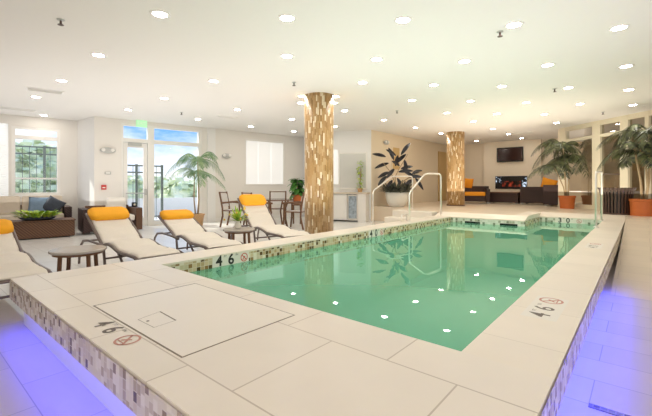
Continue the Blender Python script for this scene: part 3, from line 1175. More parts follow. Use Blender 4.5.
for (x, y), lab in (((60.7, 19.6), 'black pendent sprinkler head in the near left of the ceiling'), ((294, 82.3), 'small sprinkler head in the ceiling just before the tall column'),
                    ((500, 31.5), 'sprinkler head beside the brightest near downlight at the upper right'), ((554.6, 88.7), 'small sprinkler head between downlights at the upper right'),
                    ((397, 110.7), 'tiny sprinkler head in the ceiling above the dark rubber plant'), ((181.5, 112.3), 'small sprinkler head in the ceiling before the glazed doors'),
                    ((603, 112), 'tiny sprinkler head in the ceiling above the trash can')):
    t = thing('ceiling_sprinkler', lab, 'sprinkler', cpoint(x, y), 0, 'ceiling sprinkler heads')
    MB().lathe([(0.035, 0), (0.035, -0.006), (0.012, -0.012)], 14).build('escutcheon', M['fixture'], t)
    mb = MB().lathe([(0.010, -0.01), (0.010, -0.05), (0.028, -0.052), (0.028, -0.056)], 12)
    mb.build('nozzle', M['brown_metal'], t)
for (x, y), rz, lab, sz in (((45, 90.5), WA, 'white louvred air vent in the left of the ceiling', (0.55, 0.28)), ((16, 109), WA, 'pale air vent in the ceiling above the left window', (0.7, 0.25)),
                        ((226.6, 116.8), WA, 'small pale air vent in the ceiling left of the tall column', (0.5, 0.2)), ((522.6, 132.6), PA, 'flat air vent in the ceiling before the television wall', (0.3, 0.6))):
    t = thing('air_vent', lab, 'air vent', cpoint(x, y), rz, 'ceiling air vents')
    mb = MB()
    hx, hy = sz[0] / 2, sz[1] / 2
    mb.bb((-hx, -hy, -0.012), (hx, -hy + 0.03, 0)).bb((-hx, hy - 0.03, -0.012), (hx, hy, 0)).bb((-hx, -hy + .03, -0.012), (-hx + 0.03, hy - .03, 0)).bb((hx - 0.03, -hy + .03, -0.012), (hx, hy - .03, 0))
    mb.build('frame', M['trim'], t)
    mb = MB()
    k = 6
    for i in range(k):
        yy = -hy + 0.03 + (i + 0.5) * (sz[1] - 0.06) / k
        mb.box((0, yy, -0.008), (sz[0] - 0.06, 0.022, 0.004), mat=Matrix.Rotation(0.5, 3, 'X'))
    mb.build('louvre', M['trim'], t)

# ------------------------------------------------------------------ wall fixtures
def on_b(x, y, off=0.0):
    lx, z, d = wb(x, y)
    p = to_world(lx, YB - off, WA)
    return (p.x, p.y, z)


for x, y, w, lab in ((107.5, 150.5, 0.36, 'grey oval emergency light on the wall left of the glazed door'), (226, 156, 0.30, 'grey oval emergency light on the wall right of the left palm')):
    t = thing('emergency_light', lab, 'wall light', on_b(x, y), WA, 'emergency lights on the walls')
    MB().ball((0, -0.051, 0), (w / 2, 0.05, 0.075), 20, 8).build('housing', M['fixture'], t, smooth=True)
    for k in (-1, 1):
        MB().ball((k * w * 0.28, -0.093, 0.01), (0.045, 0.02, 0.045), 12, 6).build('lamp_head', M['trim'], t, smooth=True)
kx, kz = ewx(385, 142.5)
t = thing('emergency_light', 'dark oval emergency light on the tan wall above the rubber plant', 'wall light', to_world(kx, SE, PA, kz), PA, 'emergency lights on the walls')
MB().ball((0, -0.051, 0), (0.15, 0.05, 0.075), 20, 8).build('housing', M['fixture'], t, smooth=True)
for k in (-1, 1):
    MB().ball((k * 0.08, -0.093, 0.01), (0.04, 0.02, 0.04), 12, 6).build('lamp_head', M['trim'], t, smooth=True)
t = thing('thermostat', 'small white thermostat on the wall above the red fire alarm', 'thermostat', on_b(107.8, 173), WA)
MB().bb((-0.07, -0.03, -0.035), (0.07, 0, 0.035)).build('housing', M['fixture'], t, bevel=0.008)
MB().bb((-0.045, -0.034, -0.015), (0.045, -0.03, 0.02)).build('display', M['trim'], t)
t = thing('fire_alarm', 'red fire alarm pull station on the wall left of the glazed door', 'fire alarm', on_b(103.7, 187.3), WA)
MB().bb((-0.055, -0.04, -0.06), (0.055, 0, 0.06)).build('housing', M['red'], t, bevel=0.008)
MB().bb((-0.03, -0.055, -0.02), (0.03, -0.04, 0.005)).build('pull_handle', M['trim'], t)
t = thing('exit_sign', 'green lit exit sign hanging above the glazed door', 'exit sign', on_b(140.5, 124, 0.12), WA)
MB().bb((-0.13, -0.02, -0.10), (0.13, 0.02, 0.09)).build('housing', M['exit'], t, bevel=0.006)
mb = MB()
add_text(mb, 'EXIT', 0.10, frame_mat((0, -0.022, -0.005), (1, 0, 0), (0, 0, 1)))
mb.build('lettering', M['trim'], t)
zc = CEIL - on_b(140.5, 124)[2]
MB().bb((-0.05, -0.012, 0.09), (0.05, 0.012, zc)).build('bracket', M['trim'], t)

# ------------------------------------------------------------------ loungers
def make_lounger(label, loc, th, bt, bh, W=0.48, L=1.1):
    t = thing('chaise_lounge', label, 'lounge chair', loc, th, 'chaise lounges beside the pool')
    x = W / 2
    prof = [(-0.02, 0.335), (0.06, 0.352), (0.22, 0.352), (0.40, 0.348), (0.55, 0.352), (0.72, 0.385), (0.86, 0.402), (0.98, 0.385), (1.06, 0.362), (L, 0.365), (L + 0.06, 0.40)]
    k0 = len(prof)
    for i in range(1, 9):
        prof.append((L + 0.06 + (bt - 0.06) * i / 8, 0.40 + (bh - 0.035) * i / 8))
    T = 0.035
    # sling sewn in panels: slight thickness, dimples at the seams
    mb = MB()
    fine = []
    for i in range(len(prof) - 1):
        for q in range(3):
            f = q / 3
            fine.append((prof[i][0] * (1 - f) + prof[i + 1][0] * f, prof[i][1] * (1 - f) + prof[i + 1][1] * f))
    fine.append(prof[-1])
    acc = 0
    vs = []
    xs = [-1, -0.9, -0.5, 0, 0.5, 0.9, 1]
    for i, (yy, zz) in enumerate(fine):
        if i:
            acc += math.hypot(yy - fine[i - 1][0], zz - fine[i - 1][1])
        ph = (acc % 0.30) / 0.30
        puff = 0.014 * min(1, 6 * min(ph, 1 - ph))
        for q, xf in enumerate(xs):
            ed = 0.0 if abs(xf) < 0.95 else -0.012
            vs.append((xf * (x - 0.016), yy, zz + T * 0.4 + puff + ed))
    nn = len(xs)
    top = len(vs)
    for i, (yy, zz) in enumerate(fine):
        for q, xf in enumerate(xs):
            vs.append((xf * (x - 0.016), yy, zz - 0.012))
    fs = []
    m = len(fine)
    for i in range(m - 1):
        for q in range(nn - 1):
            a = i * nn + q
            fs.append((a, a + 1, a + nn + 1, a + nn))
            b = top + a
            fs.append((b, b + nn, b + nn + 1, b + 1))
        fs.append((i * nn, (i + 1) * nn, top + (i + 1) * nn, top + i * nn))
        a = i * nn + nn - 1
        fs.append((a, top + a, top + a + nn, a + nn))
    fs.append(tuple(range(nn)) + tuple(top + q for q in range(nn - 1, -1, -1)))
    o = (m - 1) * nn
    fs.append(tuple(o + q for q in range(nn - 1, -1, -1)) + tuple(top + o + q for q in range(nn)))
    mb.add(vs, fs)
    mb.build('sling', M['sling'], t, smooth=True)
    for sx in (-1, 1):
        MB().tube([(sx * x, p[0], p[1] - 0.004) for p in prof], 0.019, 8).build('side_rail', M['bronze'], t, smooth=True)
    for yy, zz in ((prof[0][0], prof[0][1]), (prof[-1][0], prof[-1][1]), (0.55, 0.325)):
        MB().tube([(-x, yy, zz - 0.006), (x, yy, zz - 0.006)], 0.014, 8).build('cross_bar', M['bronze'], t, smooth=True)
    for sx in (-1, 1):
        # rear hoop that runs back under the head end and bends down to the floor
        pts = [(sx * (x + 0.025), 0.88, 0.36), (sx * (x + 0.03), L + 0.1, 0.375), (sx * (x + 0.03), L + 0.45, 0.375), (sx * (x + 0.03), L + 0.68, 0.35), (sx * (x + 0.03), L + 0.81, 0.27), (sx * (x + 0.03), L + 0.87, 0.13), (sx * (x + 0.03), L + 0.89, 0.012)]
        MB().tube(pts, 0.016, 8).build('leg', M['bronze'], t, smooth=True)
        pts = [(sx * (x + 0.02), 0.98, 0.37), (sx * (x + 0.025), 0.93, 0.22), (sx * (x + 0.03), 0.86, 0.012)]
        MB().tube(pts, 0.016, 8).build('leg', M['bronze'], t, smooth=True)
        pts = [(sx * (x - 0.01), 0.58, 0.335), (sx * (x - 0.01), 0.45, 0.25), (sx * (x - 0.005), 0.36, 0.12), (sx * x, 0.34, 0.012)]
        MB().tube(pts, 0.014, 8).build('leg', M['bronze'], t, smooth=True)
    for a_, yy, zz in ((x + 0.03, L + 0.70, 0.34), (x, 0.36, 0.12), (x + 0.02, 0.93, 0.22)):
        MB().tube([(-a_, yy, zz), (a_, yy, zz)], 0.012).build('stretcher', M['bronze'], t, smooth=True)
    # rolled head pillow draped over the top of the back
    an = math.atan2(bh, bt)
    cy, cz = L + bt * 0.86, 0.365 + bh * 0.86
    mt = Matrix.Rotation(an, 3, 'X')
    mb = MB()
    hw, hl, hh = x - 0.005, 0.135, 0.055
    nx, ny = 9, 16
    vs, fs = [], []
    for i in range(nx + 1):
        xf = -1 + 2 * i / nx
        ef = (1 - abs(xf) ** 8) ** 0.5
        ef = 0.72 + 0.28 * ef
        for j in range(ny):
            a = 2 * PI * j / ny
            ca, sa = math.cos(a), math.sin(a)
            p = Vector((xf * hw, math.copysign(abs(ca) ** 0.55, ca) * hl * ef, math.copysign(abs(sa) ** 0.7, sa) * hh * ef + 0.05))
            p = mt @ p
            vs.append((p.x, cy + p.y, cz + p.z))
    for i in range(nx):
        for j in range(ny):
            j2 = (j + 1) % ny
            fs.append((i * ny + j, (i + 1) * ny + j, (i + 1) * ny + j2, i * ny + j2))
    fs.append(tuple(range(ny)))
    fs.append(tuple(nx * ny + j for j in range(ny - 1, -1, -1)))
    mb.add(vs, fs)
    mb.build('head_pillow', M['orange'], t, smooth=True)
    return t


LG = [((-2.53, 3.02), 49, 0.60, 0.255, 'leftmost chaise lounge with orange pillow, partly outside the photo'),
      ((-1.785, 4.0), 47, 0.66, 0.345, 'second chaise lounge from the left, orange pillow, beside the round table'),
      ((-1.245, 4.61), 41, 0.72, 0.25, 'third chaise lounge from the left, orange pillow, before the potted palm'),
      ((-0.43, 5.55), 35, 0.62, 0.49, 'chaise lounge nearest the tall column, orange pillow, steepest back')]
for (x, y), th, bt, bh, lab in LG:
    make_lounger(lab, (x, y, 0), R(th), bt, bh)

# side tables
def side_table(label, x, y, rz, r=0.26, h=0.42):
    t = thing('side_table', label, 'side table', (x, y, 0), rz, 'round side tables between the loungers')
    MB().lathe([(r - 0.01, h - 0.03), (r, h - 0.022), (r, h - 0.006), (r - 0.012, h)], 40).build('table_top', M['stone_top'], t, smooth=False)
    MB().lathe([(r - 0.03, h - 0.055), (r - 0.03, h - 0.03)], 40, caps=False).build('rim', M['wood_dark'], t)
    for k in range(4):
        a = PI / 4 + k * PI / 2
        c, s = math.cos(a), math.sin(a)
        MB().tube([(c * r * 0.68, s * r * 0.68, h - 0.03), (c * r * 0.72, s * r * 0.72, 0.2), (c * r * 0.9, s * r * 0.9, 0.0)], [0.021, 0.021, 0.018], 6).build('leg', M['wood_dark'], t)
    return t


p = floor_pt(78.5, 248.5, 0.42)
side_table('round brown side table between the two leftmost loungers', p.x, p.y, 0.3, 0.262)
p2 = floor_pt(239, 228.6, 0.42)
side_table('round brown side table with a flower vase, beside the fourth lounger', p2.x, p2.y, 0.5, 0.245)

# flower vase on the table
def leaf_blade(mb, base, dirv, up, L, W, bend=0.2, n=6, fold=0.15):
    dirv = Vector(dirv).normalized()
    side = dirv.cross(Vector(up))
    if side.length < 1e-4:
        side = dirv.orthogonal()
    side.normalize()
    nrm = side.cross(dirv).normalized()
    vs, fs = [], []
    for i in range(n + 1):
        f = i / n
        c = Vector(base) + dirv * (L * f) - Vector((0, 0, 1)) * (bend * L * f * f)
        w = W * (math.sin(PI * min(1, f * 0.93 + 0.05)) ** 0.75) * 0.5
        vs += [c - side * w + nrm * w * fold, c, c + side * w + nrm * w * fold]
    for i in range(n):
        a = i * 3
        fs += [(a, a + 1, a + 4, a + 3), (a + 1, a + 2, a + 5, a + 4)]
    mb.add(vs, fs)


t = thing('flower_vase', 'white vase of yellow flowers and green sprigs on the side table', 'vase', (p2.x - 0.02, p2.y, 0.42))
MB().lathe([(0.04, 0), (0.055, 0.03), (0.05, 0.07), (0.03, 0.10), (0.036, 0.12)], 20).build('vase', M['white_pot'], t, smooth=True)
mb = MB()
for i in range(46):
    a = random.uniform(0, 2 * PI)
    el = random.uniform(0.2, 1.4)
    d = Vector((math.cos(a) * math.cos(el), math.sin(a) * math.cos(el), math.sin(el)))
    leaf_blade(mb, (0, 0, 0.11), d, (0, 0, 1), random.uniform(0.12, 0.30), 0.035, 0.1, 4)
mb.build('foliage', M['lime_leaf'], t)
mb = MB()
for i in range(12):
    a = random.uniform(0, 2 * PI)
    el = random.uniform(0.1, 1.2)
    rr = random.uniform(0.16, 0.24)
    mb.ball((rr * math.cos(a) * math.cos(el), rr * math.sin(a) * math.cos(el), 0.12 + rr * math.sin(el)), 0.017, 7, 4)
mb.build('blossoms', M['flower'], t)

# ------------------------------------------------------------------ left lounge group
# coffee table
cr = floor_pt(75, 236.5)
crl = to_local(cr, WA)
t = thing('coffee_table', 'brown wicker coffee table with glass top before the left sofa', 'coffee table', to_world(crl.x, crl.y, WA), WA)
MB().bb((-1.05, 0.0, 0.02), (0.0, 0.62, 0.35)).build('body', M['wicker'], t, bevel=0.015)
MB().bb((-1.07, -0.015, 0.35), (0.015, 0.635, 0.37)).build('table_top', M['wicker'], t, bevel=0.004)
for x in (-1.0, -0.05):
    for y in (0.05, 0.57):
        MB().bb((x - 0.03, y - 0.03, 0), (x + 0.03, y + 0.03, 0.02)).build('foot', M['fixture'], t)
ctc = to_world(crl.x - 0.62, crl.y + 0.25, WA)
# tray with greenery
t = thing('tray_planter', 'long dark dish of lime green leaves on the coffee table', 'planter', (ctc.x, ctc.y, 0.37), WA)
mb = MB().lathe([(0.18, 0.0), (0.24, 0.02), (0.29, 0.06), (0.28, 0.06), (0.22, 0.03)], 28)
o = mb.build('dish', M['dark_cushion'], t, smooth=True)
o.scale = (1.1, 0.7, 1)
mb = MB()
for i in range(150):
    a = random.uniform(0, 2 * PI)
    rr = math.sqrt(random.random())
    b = Vector((rr * 0.36 * math.cos(a), rr * 0.17 * math.sin(a), 0.05 + 0.10 * random.random()))
    d = Vector((math.cos(a) * 0.9, math.sin(a) * 0.9, random.uniform(0.15, 1.0)))
    leaf_blade(mb, b, d, (0, 0, 1), random.uniform(0.09, 0.16), 0.085, 0.2, 4)
mb.build('foliage', M['lime_leaf'], t)
# sofa under the window
sx1 = wa_(61, 200)[0]
so = thing('sofa', 'beige cushioned wicker sofa under the left window', 'sofa', to_world(sx1 + 0.16, YA - 0.06, WA), WA)
SLn = 2.6
MB().bb((-SLn, -0.80, 0.04), (-0.14, -0.02, 0.27)).build('frame', M['wicker'], so, bevel=0.02)
MB().bb((-SLn, -0.13, 0.27), (-0.14, -0.01, 0.62)).build('backrest', M['wicker'], so, bevel=0.02)
MB().bb((-0.14, -0.82, 0.02), (0.0, -0.01, 0.58)).build('arm', M['wicker_dark'], so, bevel=0.02)
MB().bb((-SLn - 0.14, -0.82, 0.02), (-SLn, -0.01, 0.58)).build('arm', M['wicker_dark'], so, bevel=0.02)
for k in range(3):
    a = -0.15 - k * 0.81
    MB().bb((a - 0.80, -0.80, 0.27), (a, -0.30, 0.42)).build('seat_cushion', M['beige_cushion'], so, bevel=0.04, seg=3)
    o = MB().box((a - 0.40, -0.26, 0.62), (0.79, 0.16, 0.44), mat=Matrix.Rotation(-0.12, 3, 'X')).build('back_cushion', M['beige_cushion'], so, bevel=0.05, seg=3)


def throw_pillow(name, label, loc, rot, size, mat, group=None):
    mb = MB()
    n = 10
    vs, fs = [], []
    for sgn in (1, -1):
        for i in range(n + 1):
            for j in range(n + 1):
                x, y = -1 + 2 * i / n, -1 + 2 * j / n
                h = ((1 - x * x) * (1 - y * y)) ** 0.42
                pin = 1 - 0.10 * (1 - max(abs(x), abs(y)) ** 2) * 0 - 0.06 * (1 - min(abs(x), abs(y)) ** 2)
                vs.append((x * size / 2 * pin, sgn * h * size * 0.17, y * size / 2 * pin))
    N1 = (n + 1) ** 2
    for i in range(n):
        for j in range(n):
            a = i * (n + 1) + j
            fs.append((a, a + 1, a + n + 2, a + n + 1))
            fs.append((N1 + a, N1 + a + n + 1, N1 + a + n + 2, N1 + a + 1))
    mb.add(vs, fs)
    o = mb.build(name, mat, None, smooth=True, loc=loc)
    o.rotation_euler = rot
    return tag(o, label, 'cushion', group)


q = to_world(sx1 + 0.16 - 0.62, YA - 0.06 - 0.44, WA)
throw_pillow('throw_pillow', 'blue grey throw pillow leaning at the right end of the left sofa', (q.x, q.y, 0.62), (-0.45, 0.05, WA - 0.1), 0.42, M['blue_cushion'])
q = to_world(sx1 + 0.16 - 0.36, YA - 0.06 - 0.52, WA)
throw_pillow('throw_pillow', 'dark charcoal throw pillow in front of the blue grey one', (q.x, q.y, 0.60), (-0.5, 0.5, WA - 0.45), 0.40, M['dark_cushion'])

# wicker armchair behind second lounger
pA = ray_pt(111.5, 185, 8.75)
la = to_local(pA, WA)
ac = thing('armchair', 'wicker armchair with cream cushions behind the second lounger', 'armchair', to_world(la.x, YB - 0.12, WA), WA)
hw = 0.60
MB().bb((-hw, -0.95, 0.04), (-hw + 0.14, 0.0, 0.56)).build('arm', M['wicker_dark'], ac, bevel=0.015)
MB().bb((hw - 0.14, -0.95, 0.04), (hw, 0.0, 0.56)).build('arm', M['wicker'], ac, bevel=0.015)
MB().bb((-hw + 0.14, -0.93, 0.06), (hw - 0.14, -0.02, 0.26)).build('frame', M['wicker_dark'], ac, bevel=0.01)
MB().bb((-hw + 0.14, -0.14, 0.26), (hw - 0.14, -0.0, 0.60)).build('backrest', M['wicker'], ac, bevel=0.01)
MB().bb((-hw + 0.15, -0.92, 0.26), (hw - 0.15, -0.32, 0.40)).build('seat_cushion', M['white_cushion'], ac, bevel=0.04, seg=3)
MB().box((0.16, -0.24, 0.575), (0.44, 0.17, 0.44), mat=Matrix.Rotation(-0.15, 3, 'X')).build('back_cushion', M['white_cushion'], ac, bevel=0.06, seg=3)
bq = to_world(la.x + hw - 0.07, YB - 0.12 - 0.42, WA)
t = thing('black_box', 'small black box on the right arm of the wicker armchair', 'box', (bq.x, bq.y, 0.561), WA)
MB().bb((-0.05, -0.05, 0), (0.05, 0.05, 0.11)).build('housing', M['black'], t, bevel=0.008)
MB().lathe([(0.03, 0), (0.03, 0.006)], 14).build('round_dial', M['fixture'], t)
g = t.children[-1]
g.rotation_euler.x = PI / 2
g.location = (0, -0.048, 0.055)

# ------------------------------------------------------------------ palms
def frond(mb_st, mb_lf, base, az, el, L, droop, nleaf=22, lw=0.03, ll=0.34, wallfn=None):
    d = Vector((math.cos(az), math.sin(az), 0))
    pts = []
    n = 12
    for i in range(n + 1):
        f = i / n
        h = L * (f * math.cos(el) * (1 - 0.12 * f) + 0.0)
        v = L * (math.sin(el) * f - droop * f * f)
        pts.append(Vector(base) + d * h + Vector((0, 0, v)))
    mb_st.tube(pts, [0.012 * (1 - 0.8 * i / n) + 0.002 for i in range(n + 1)], 5)
    side = Vector((-d.y, d.x, 0))
    for k in range(nleaf):
        f = 0.16 + 0.84 * k / (nleaf - 1)
        i = min(n - 1, int(f * n))
        q = f * n - i
        p = pts[i] * (1 - q) + pts[i + 1] * q
        t = (pts[i + 1] - pts[i]).normalized()
        prof = math.sin(PI * (0.14 + 0.80 * f)) ** 0.6
        for sg in (-1, 1):
            dv = (t * 0.55 + side * sg * 0.85 + Vector((0, 0, -0.18 + random.uniform(-.15, .12)))).normalized()
            l = ll * prof * random.uniform(0.85, 1.1)
            leaf_blade(mb_lf, p, dv, t.cross(side), l, lw, 0.42, 4, 0.1)


def palm(name, label, loc, pot, trunk, fronds, leafmat, potmat, nleaf=22, lw=0.03, ll=0.34):
    t = thing(name, label, 'potted palm', loc)
    r0, r1, h = pot
    MB().lathe([(r0, 0), (r0 + (r1 - r0) * 0.5, h * 0.5), (r1, h * 0.86), (r1 + 0.015, h * 0.88), (r1 + 0.015, h), (r1 - 0.02, h), (r1 - 0.03, h - 0.05), (r1 - 0.035, h - 0.05)], 32).build('pot', potmat, t, smooth=False)
    MB().lathe([(r1 - 0.03, h - 0.055), (r1 - 0.03, h - 0.045)], 24).build('soil', M['soil'], t)
    for pts, r in trunk:
        MB().tube(pts, [r * (1.15 - 0.35 * i / (len(pts) - 1)) for i in range(len(pts))], 8).build('trunk', M['trunk'], t, smooth=True)
    a, b = MB(), MB()
    for f in fronds:
        frond(a, b, *f, nleaf=nleaf, lw=lw, ll=ll)
    a.build('frond_stems', leafmat, t)
    b.build('foliage', leafmat, t)
    return t


def room_left(base, az, L):
    """keep fronds inside the room: distance to the left-back wall plane"""
    lw = to_local(base, WA).y
    dirn = to_local(Vector((math.cos(az), math.sin(az), 0)), WA).y
    room = YB - 0.06 - lw
    return min(L, max(0.35, (room - 0.22) / dirn)) if dirn > 0.05 else L


def room_right(base, az, L):
    v = Vector((base[0], base[1], 0)) - FP
    ax = Vector((math.cos(FAX), math.sin(FAX), 0))
    nrm = Vector((ax.y, -ax.x, 0))          # outward (away from room)
    dist = v.dot(nrm)
    dirn = Vector((math.cos(az), math.sin(az), 0)).dot(nrm)
    room = -dist - 0.1
    return min(L, max(0.3, (room - 0.2) / dirn)) if dirn > 0.05 else L


def ring_fronds(loc, bases, limits, seed, Ls, els, droops, count):
    rnd = random.Random(seed)
    out = []
    for bi, b in enumerate(bases):
        off = rnd.uniform(0, 6.28)
        for k in range(count):
            az = off + 2 * PI * k / count + rnd.uniform(-0.22, 0.22)
            L = rnd.uniform(*Ls)
            el = rnd.uniform(*els)
            dr = rnd.uniform(*droops)
            wb_ = Vector(loc) + Vector(b)
            L2 = limits(wb_, az, L * math.cos(el)) / max(0.05, math.cos(el)) if limits else L
            L2 = min(L, L2)
            out.append((b, az, el, L2, dr))
    return out


pl = ray_pt(197, 185, 10.1)
loc = Vector((pl.x, pl.y, 0))
b1, b2 = Vector((0.02, 0.0, 1.74)), Vector((-0.06, -0.03, 1.46))
fr = ring_fronds(loc, [b1], room_left, 3, (0.95, 1.2), (0.35, 1.0), (0.6, 0.95), 10) + ring_fronds(loc, [b2], room_left, 5, (0.75, 0.95), (0.1, 0.6), (0.5, 0.8), 5)
palm('potted_palm', 'slender green palm in a tan basket by the glazed doors', loc, (0.15, 0.19, 0.32),
     [([(0.02, 0, 0.27), (0.05, 0, 0.7), (0.04, 0.0, 1.1), b1], 0.022), ([(-0.03, -0.02, 0.27), (-0.07, -0.03, 0.7), b2], 0.018)], fr, M['palm_light'], M['basket'], 20, 0.017, 0.25)

pr = ray_pt(567, 185, 10.45)
loc = Vector((pr.x, pr.y, PLAT))
b1, b2, b3 = Vector((-0.14, -0.05, 1.72)), Vector((0.03, 0.0, 1.45)), Vector((-0.42, -0.1, 1.18))
fr = ring_fronds(loc, [b1], room_right, 11, (0.95, 1.25), (0.35, 1.2), (0.6, 1.05), 11) + ring_fronds(loc, [b2, b3], room_right, 12, (0.6, 0.85), (0.1, 0.8), (0.6, 0.95), 6)
palm('potted_palm', 'dark green palm in an orange terracotta pot beside the dark wicker sofa', loc, (0.17, 0.20, 0.36),
     [([(-0.02, 0, 0.3), (-0.06, -0.02, 0.8), b1], 0.02), ([(0.04, 0.02, 0.3), (0.05, 0, 0.7), b2], 0.018), ([(-0.06, -0.02, 0.3), (-0.13, -0.05, 0.6), b3], 0.016)], fr, M['palm_dark'], M['terracotta'], 22, 0.023, 0.27)

p3 = ray_pt(644.5, 185, 8.0)
loc = Vector((p3.x, p3.y, PLAT))
b1, b2, b3 = Vector((0.02, -0.1, 1.74)), Vector((-0.30, -0.1, 1.45)), Vector((-0.12, -0.15, 1.3))
fr = ring_fronds(loc, [b1], room_right, 21, (0.95, 1.25), (0.35, 1.2), (0.6, 1.05), 11) + ring_fronds(loc, [b2, b3], room_right, 25, (0.6, 0.8), (0.2, 0.9), (0.6, 0.95), 5)
palm('potted_palm', 'large dark green palm in a wide orange pot right of the trash can', loc, (0.24, 0.25, 0.36),
     [([(0.03, 0, 0.3), (0.06, -0.04, 0.8), b1], 0.026), ([(-0.04, 0.02, 0.3), (-0.12, -0.05, 0.7), b2], 0.022), ([(0.0, -0.05, 0.3), (-0.02, -0.1, 0.6), b3], 0.02)], fr, M['palm_dark'], M['terracotta'], 22, 0.023, 0.27)

# trash can
ptc = ray_pt(616.5, 185, 8.5)
t = thing('trash_can', 'dark brown slatted metal trash can beside the large orange pot', 'trash can', (ptc.x, ptc.y, PLAT))
for k in range(30):
    a = 2 * PI * k / 30
    c, s = math.cos(a), math.sin(a)
    tw = Matrix.Rotation(a, 3, 'Z')
    mb = MB()
    prof = [(0.285, 0.02), (0.29, 0.38), (0.315, 0.54), (0.355, 0.60)]
    w2 = 0.019
    vs = []
    for r_, z in prof:
        for dx, dy in ((0, -w2), (0, w2), (0.010, w2), (0.010, -w2)):
            vs.append(tw @ Vector((r_ + dx, dy, z)))
    fs = [(3, 2, 1, 0), (12, 13, 14, 15)]
    for i in range(3):
        for j in range(4):
            fs.append((i * 4 + j, i * 4 + (j + 1) % 4, (i + 1) * 4 + (j + 1) % 4, (i + 1) * 4 + j))
    mb.add(vs, fs)
    mb.build('slat', M['brown_metal'], t)
MB().lathe([(0.27, 0.0), (0.30, 0.0), (0.30, 0.035), (0.27, 0.035)], 36, caps=False).build('base_ring', M['brown_metal'], t)
MB().lathe([(0.335, 0.545), (0.345, 0.565), (0.335, 0.585), (0.325, 0.565), (0.335, 0.545)], 36, caps=False).build('top_ring', M['brown_metal'], t)
MB().lathe([(0.25, 0.01), (0.265, 0.50)], 32).build('liner', M['black'], t, smooth=False)
# rail behind the trash can
a, b = ray_pt(601.5, 174, 9.25), ray_pt(622, 174, 9.25)
t = handrail('brown rail standing behind the trash can', [(a.x, a.y, PLAT), (a.x, a.y, a.z), (b.x, b.y, a.z), (b.x, b.y, PLAT)], [], 0.014)
for o in t.children:
    o.data.materials[0] = M['bronze']
del t['group']

# ------------------------------------------------------------------ dining set
def dining_chair(label, loc, rz):
    t = thing('patio_chair', label, 'chair', loc, rz, 'wooden patio chairs at the glass table')
    w, d, h = 0.23, 0.23, 0.44
    MB().bb((-w, -d, h - 0.02), (w, d, h)).build('seat', M['mesh_white'], t, bevel=0.008)
    mb = MB()
    for a, b in (((-w, -d), (w, -d)), ((-w, d), (w, d)), ((-w, -d), (-w, d)), ((w, -d), (w, d))):
        mb.tube([(a[0], a[1], h - 0.01), (b[0], b[1], h - 0.01)], 0.018, 6)
    mb.build('seat_frame', M['wood_dark'], t)
    MB().box((0, d + 0.045, 0.70), (2 * w - 0.03, 0.012, 0.34), mat=Matrix.Rotation(-0.16, 3, 'X')).build('backrest', M['mesh_white'], t)
    for sx in (-1, 1):
        MB().tube([(sx * w, -d - 0.03, 0), (sx * w, -d, 0.25), (sx * w, -d + 0.01, 0.64)], 0.024, 6).build('leg', M['wood_dark'], t)
        MB().tube([(sx * w, d + 0.07, 0), (sx * w, d, 0.30), (sx * w, d + 0.01, 0.5), (sx * w, d + 0.09, 0.92)], 0.025, 6).build('leg', M['wood_dark'], t)
        MB().tube([(sx * w, -d - 0.04, 0.64), (sx * w, -0.05, 0.66), (sx * w, d + 0.03, 0.63)], 0.028, 6).build('arm', M['wood_dark'], t)
    MB().tube([(-w, d + 0.09, 0.9), (w, d + 0.09, 0.9)], 0.016, 6).build('top_rail', M['wood_dark'], t)
    return t


pt = ray_pt(276, 185, 9.75)
t = thing('dining_table', 'round glass topped dining table before the white blind window', 'table', (pt.x, pt.y, 0), 0.4)
MB().lathe([(0.46, 0.71), (0.46, 0.722)], 40).build('table_top', M['glass_table'], t)
MB().lathe([(0.45, 0.695), (0.47, 0.70), (0.47, 0.725), (0.462, 0.725), (0.455, 0.708), (0.45, 0.708)], 40, caps=False).build('rim', M['wood_dark'], t)
for k in range(4):
    a = PI / 4 + k * PI / 2
    c, s = math.cos(a), math.sin(a)
    MB().tube([(c * 0.36, s * 0.36, 0.70), (c * 0.24, s * 0.24, 0.40), (c * 0.34, s * 0.34, 0.0)], 0.022, 6).build('leg', M['wood_dark'], t)
def face_to(px, d, extra=0.0):
    q = ray_pt(px, 185, d)
    v = Vector((pt.x - q.x, pt.y - q.y, 0))
    return (q.x, q.y, 0), math.atan2(v.y, v.x) + PI / 2 + extra


l, r_ = face_to(296, 9.45, 0.15)
dining_chair('wooden patio chair on the column side of the glass table', l, r_)
l, r_ = face_to(277.5, 10.7)
dining_chair('wooden patio chair behind the glass table under the blind window', l, r_)
l, r_ = face_to(258, 9.3, -0.15)
dining_chair('wooden patio chair at the near left of the glass table', l, r_)
l, r_ = face_to(234.5, 9.9)
dining_chair('tall wooden patio chair left of the orange pillow of the fourth lounger', l, r_)

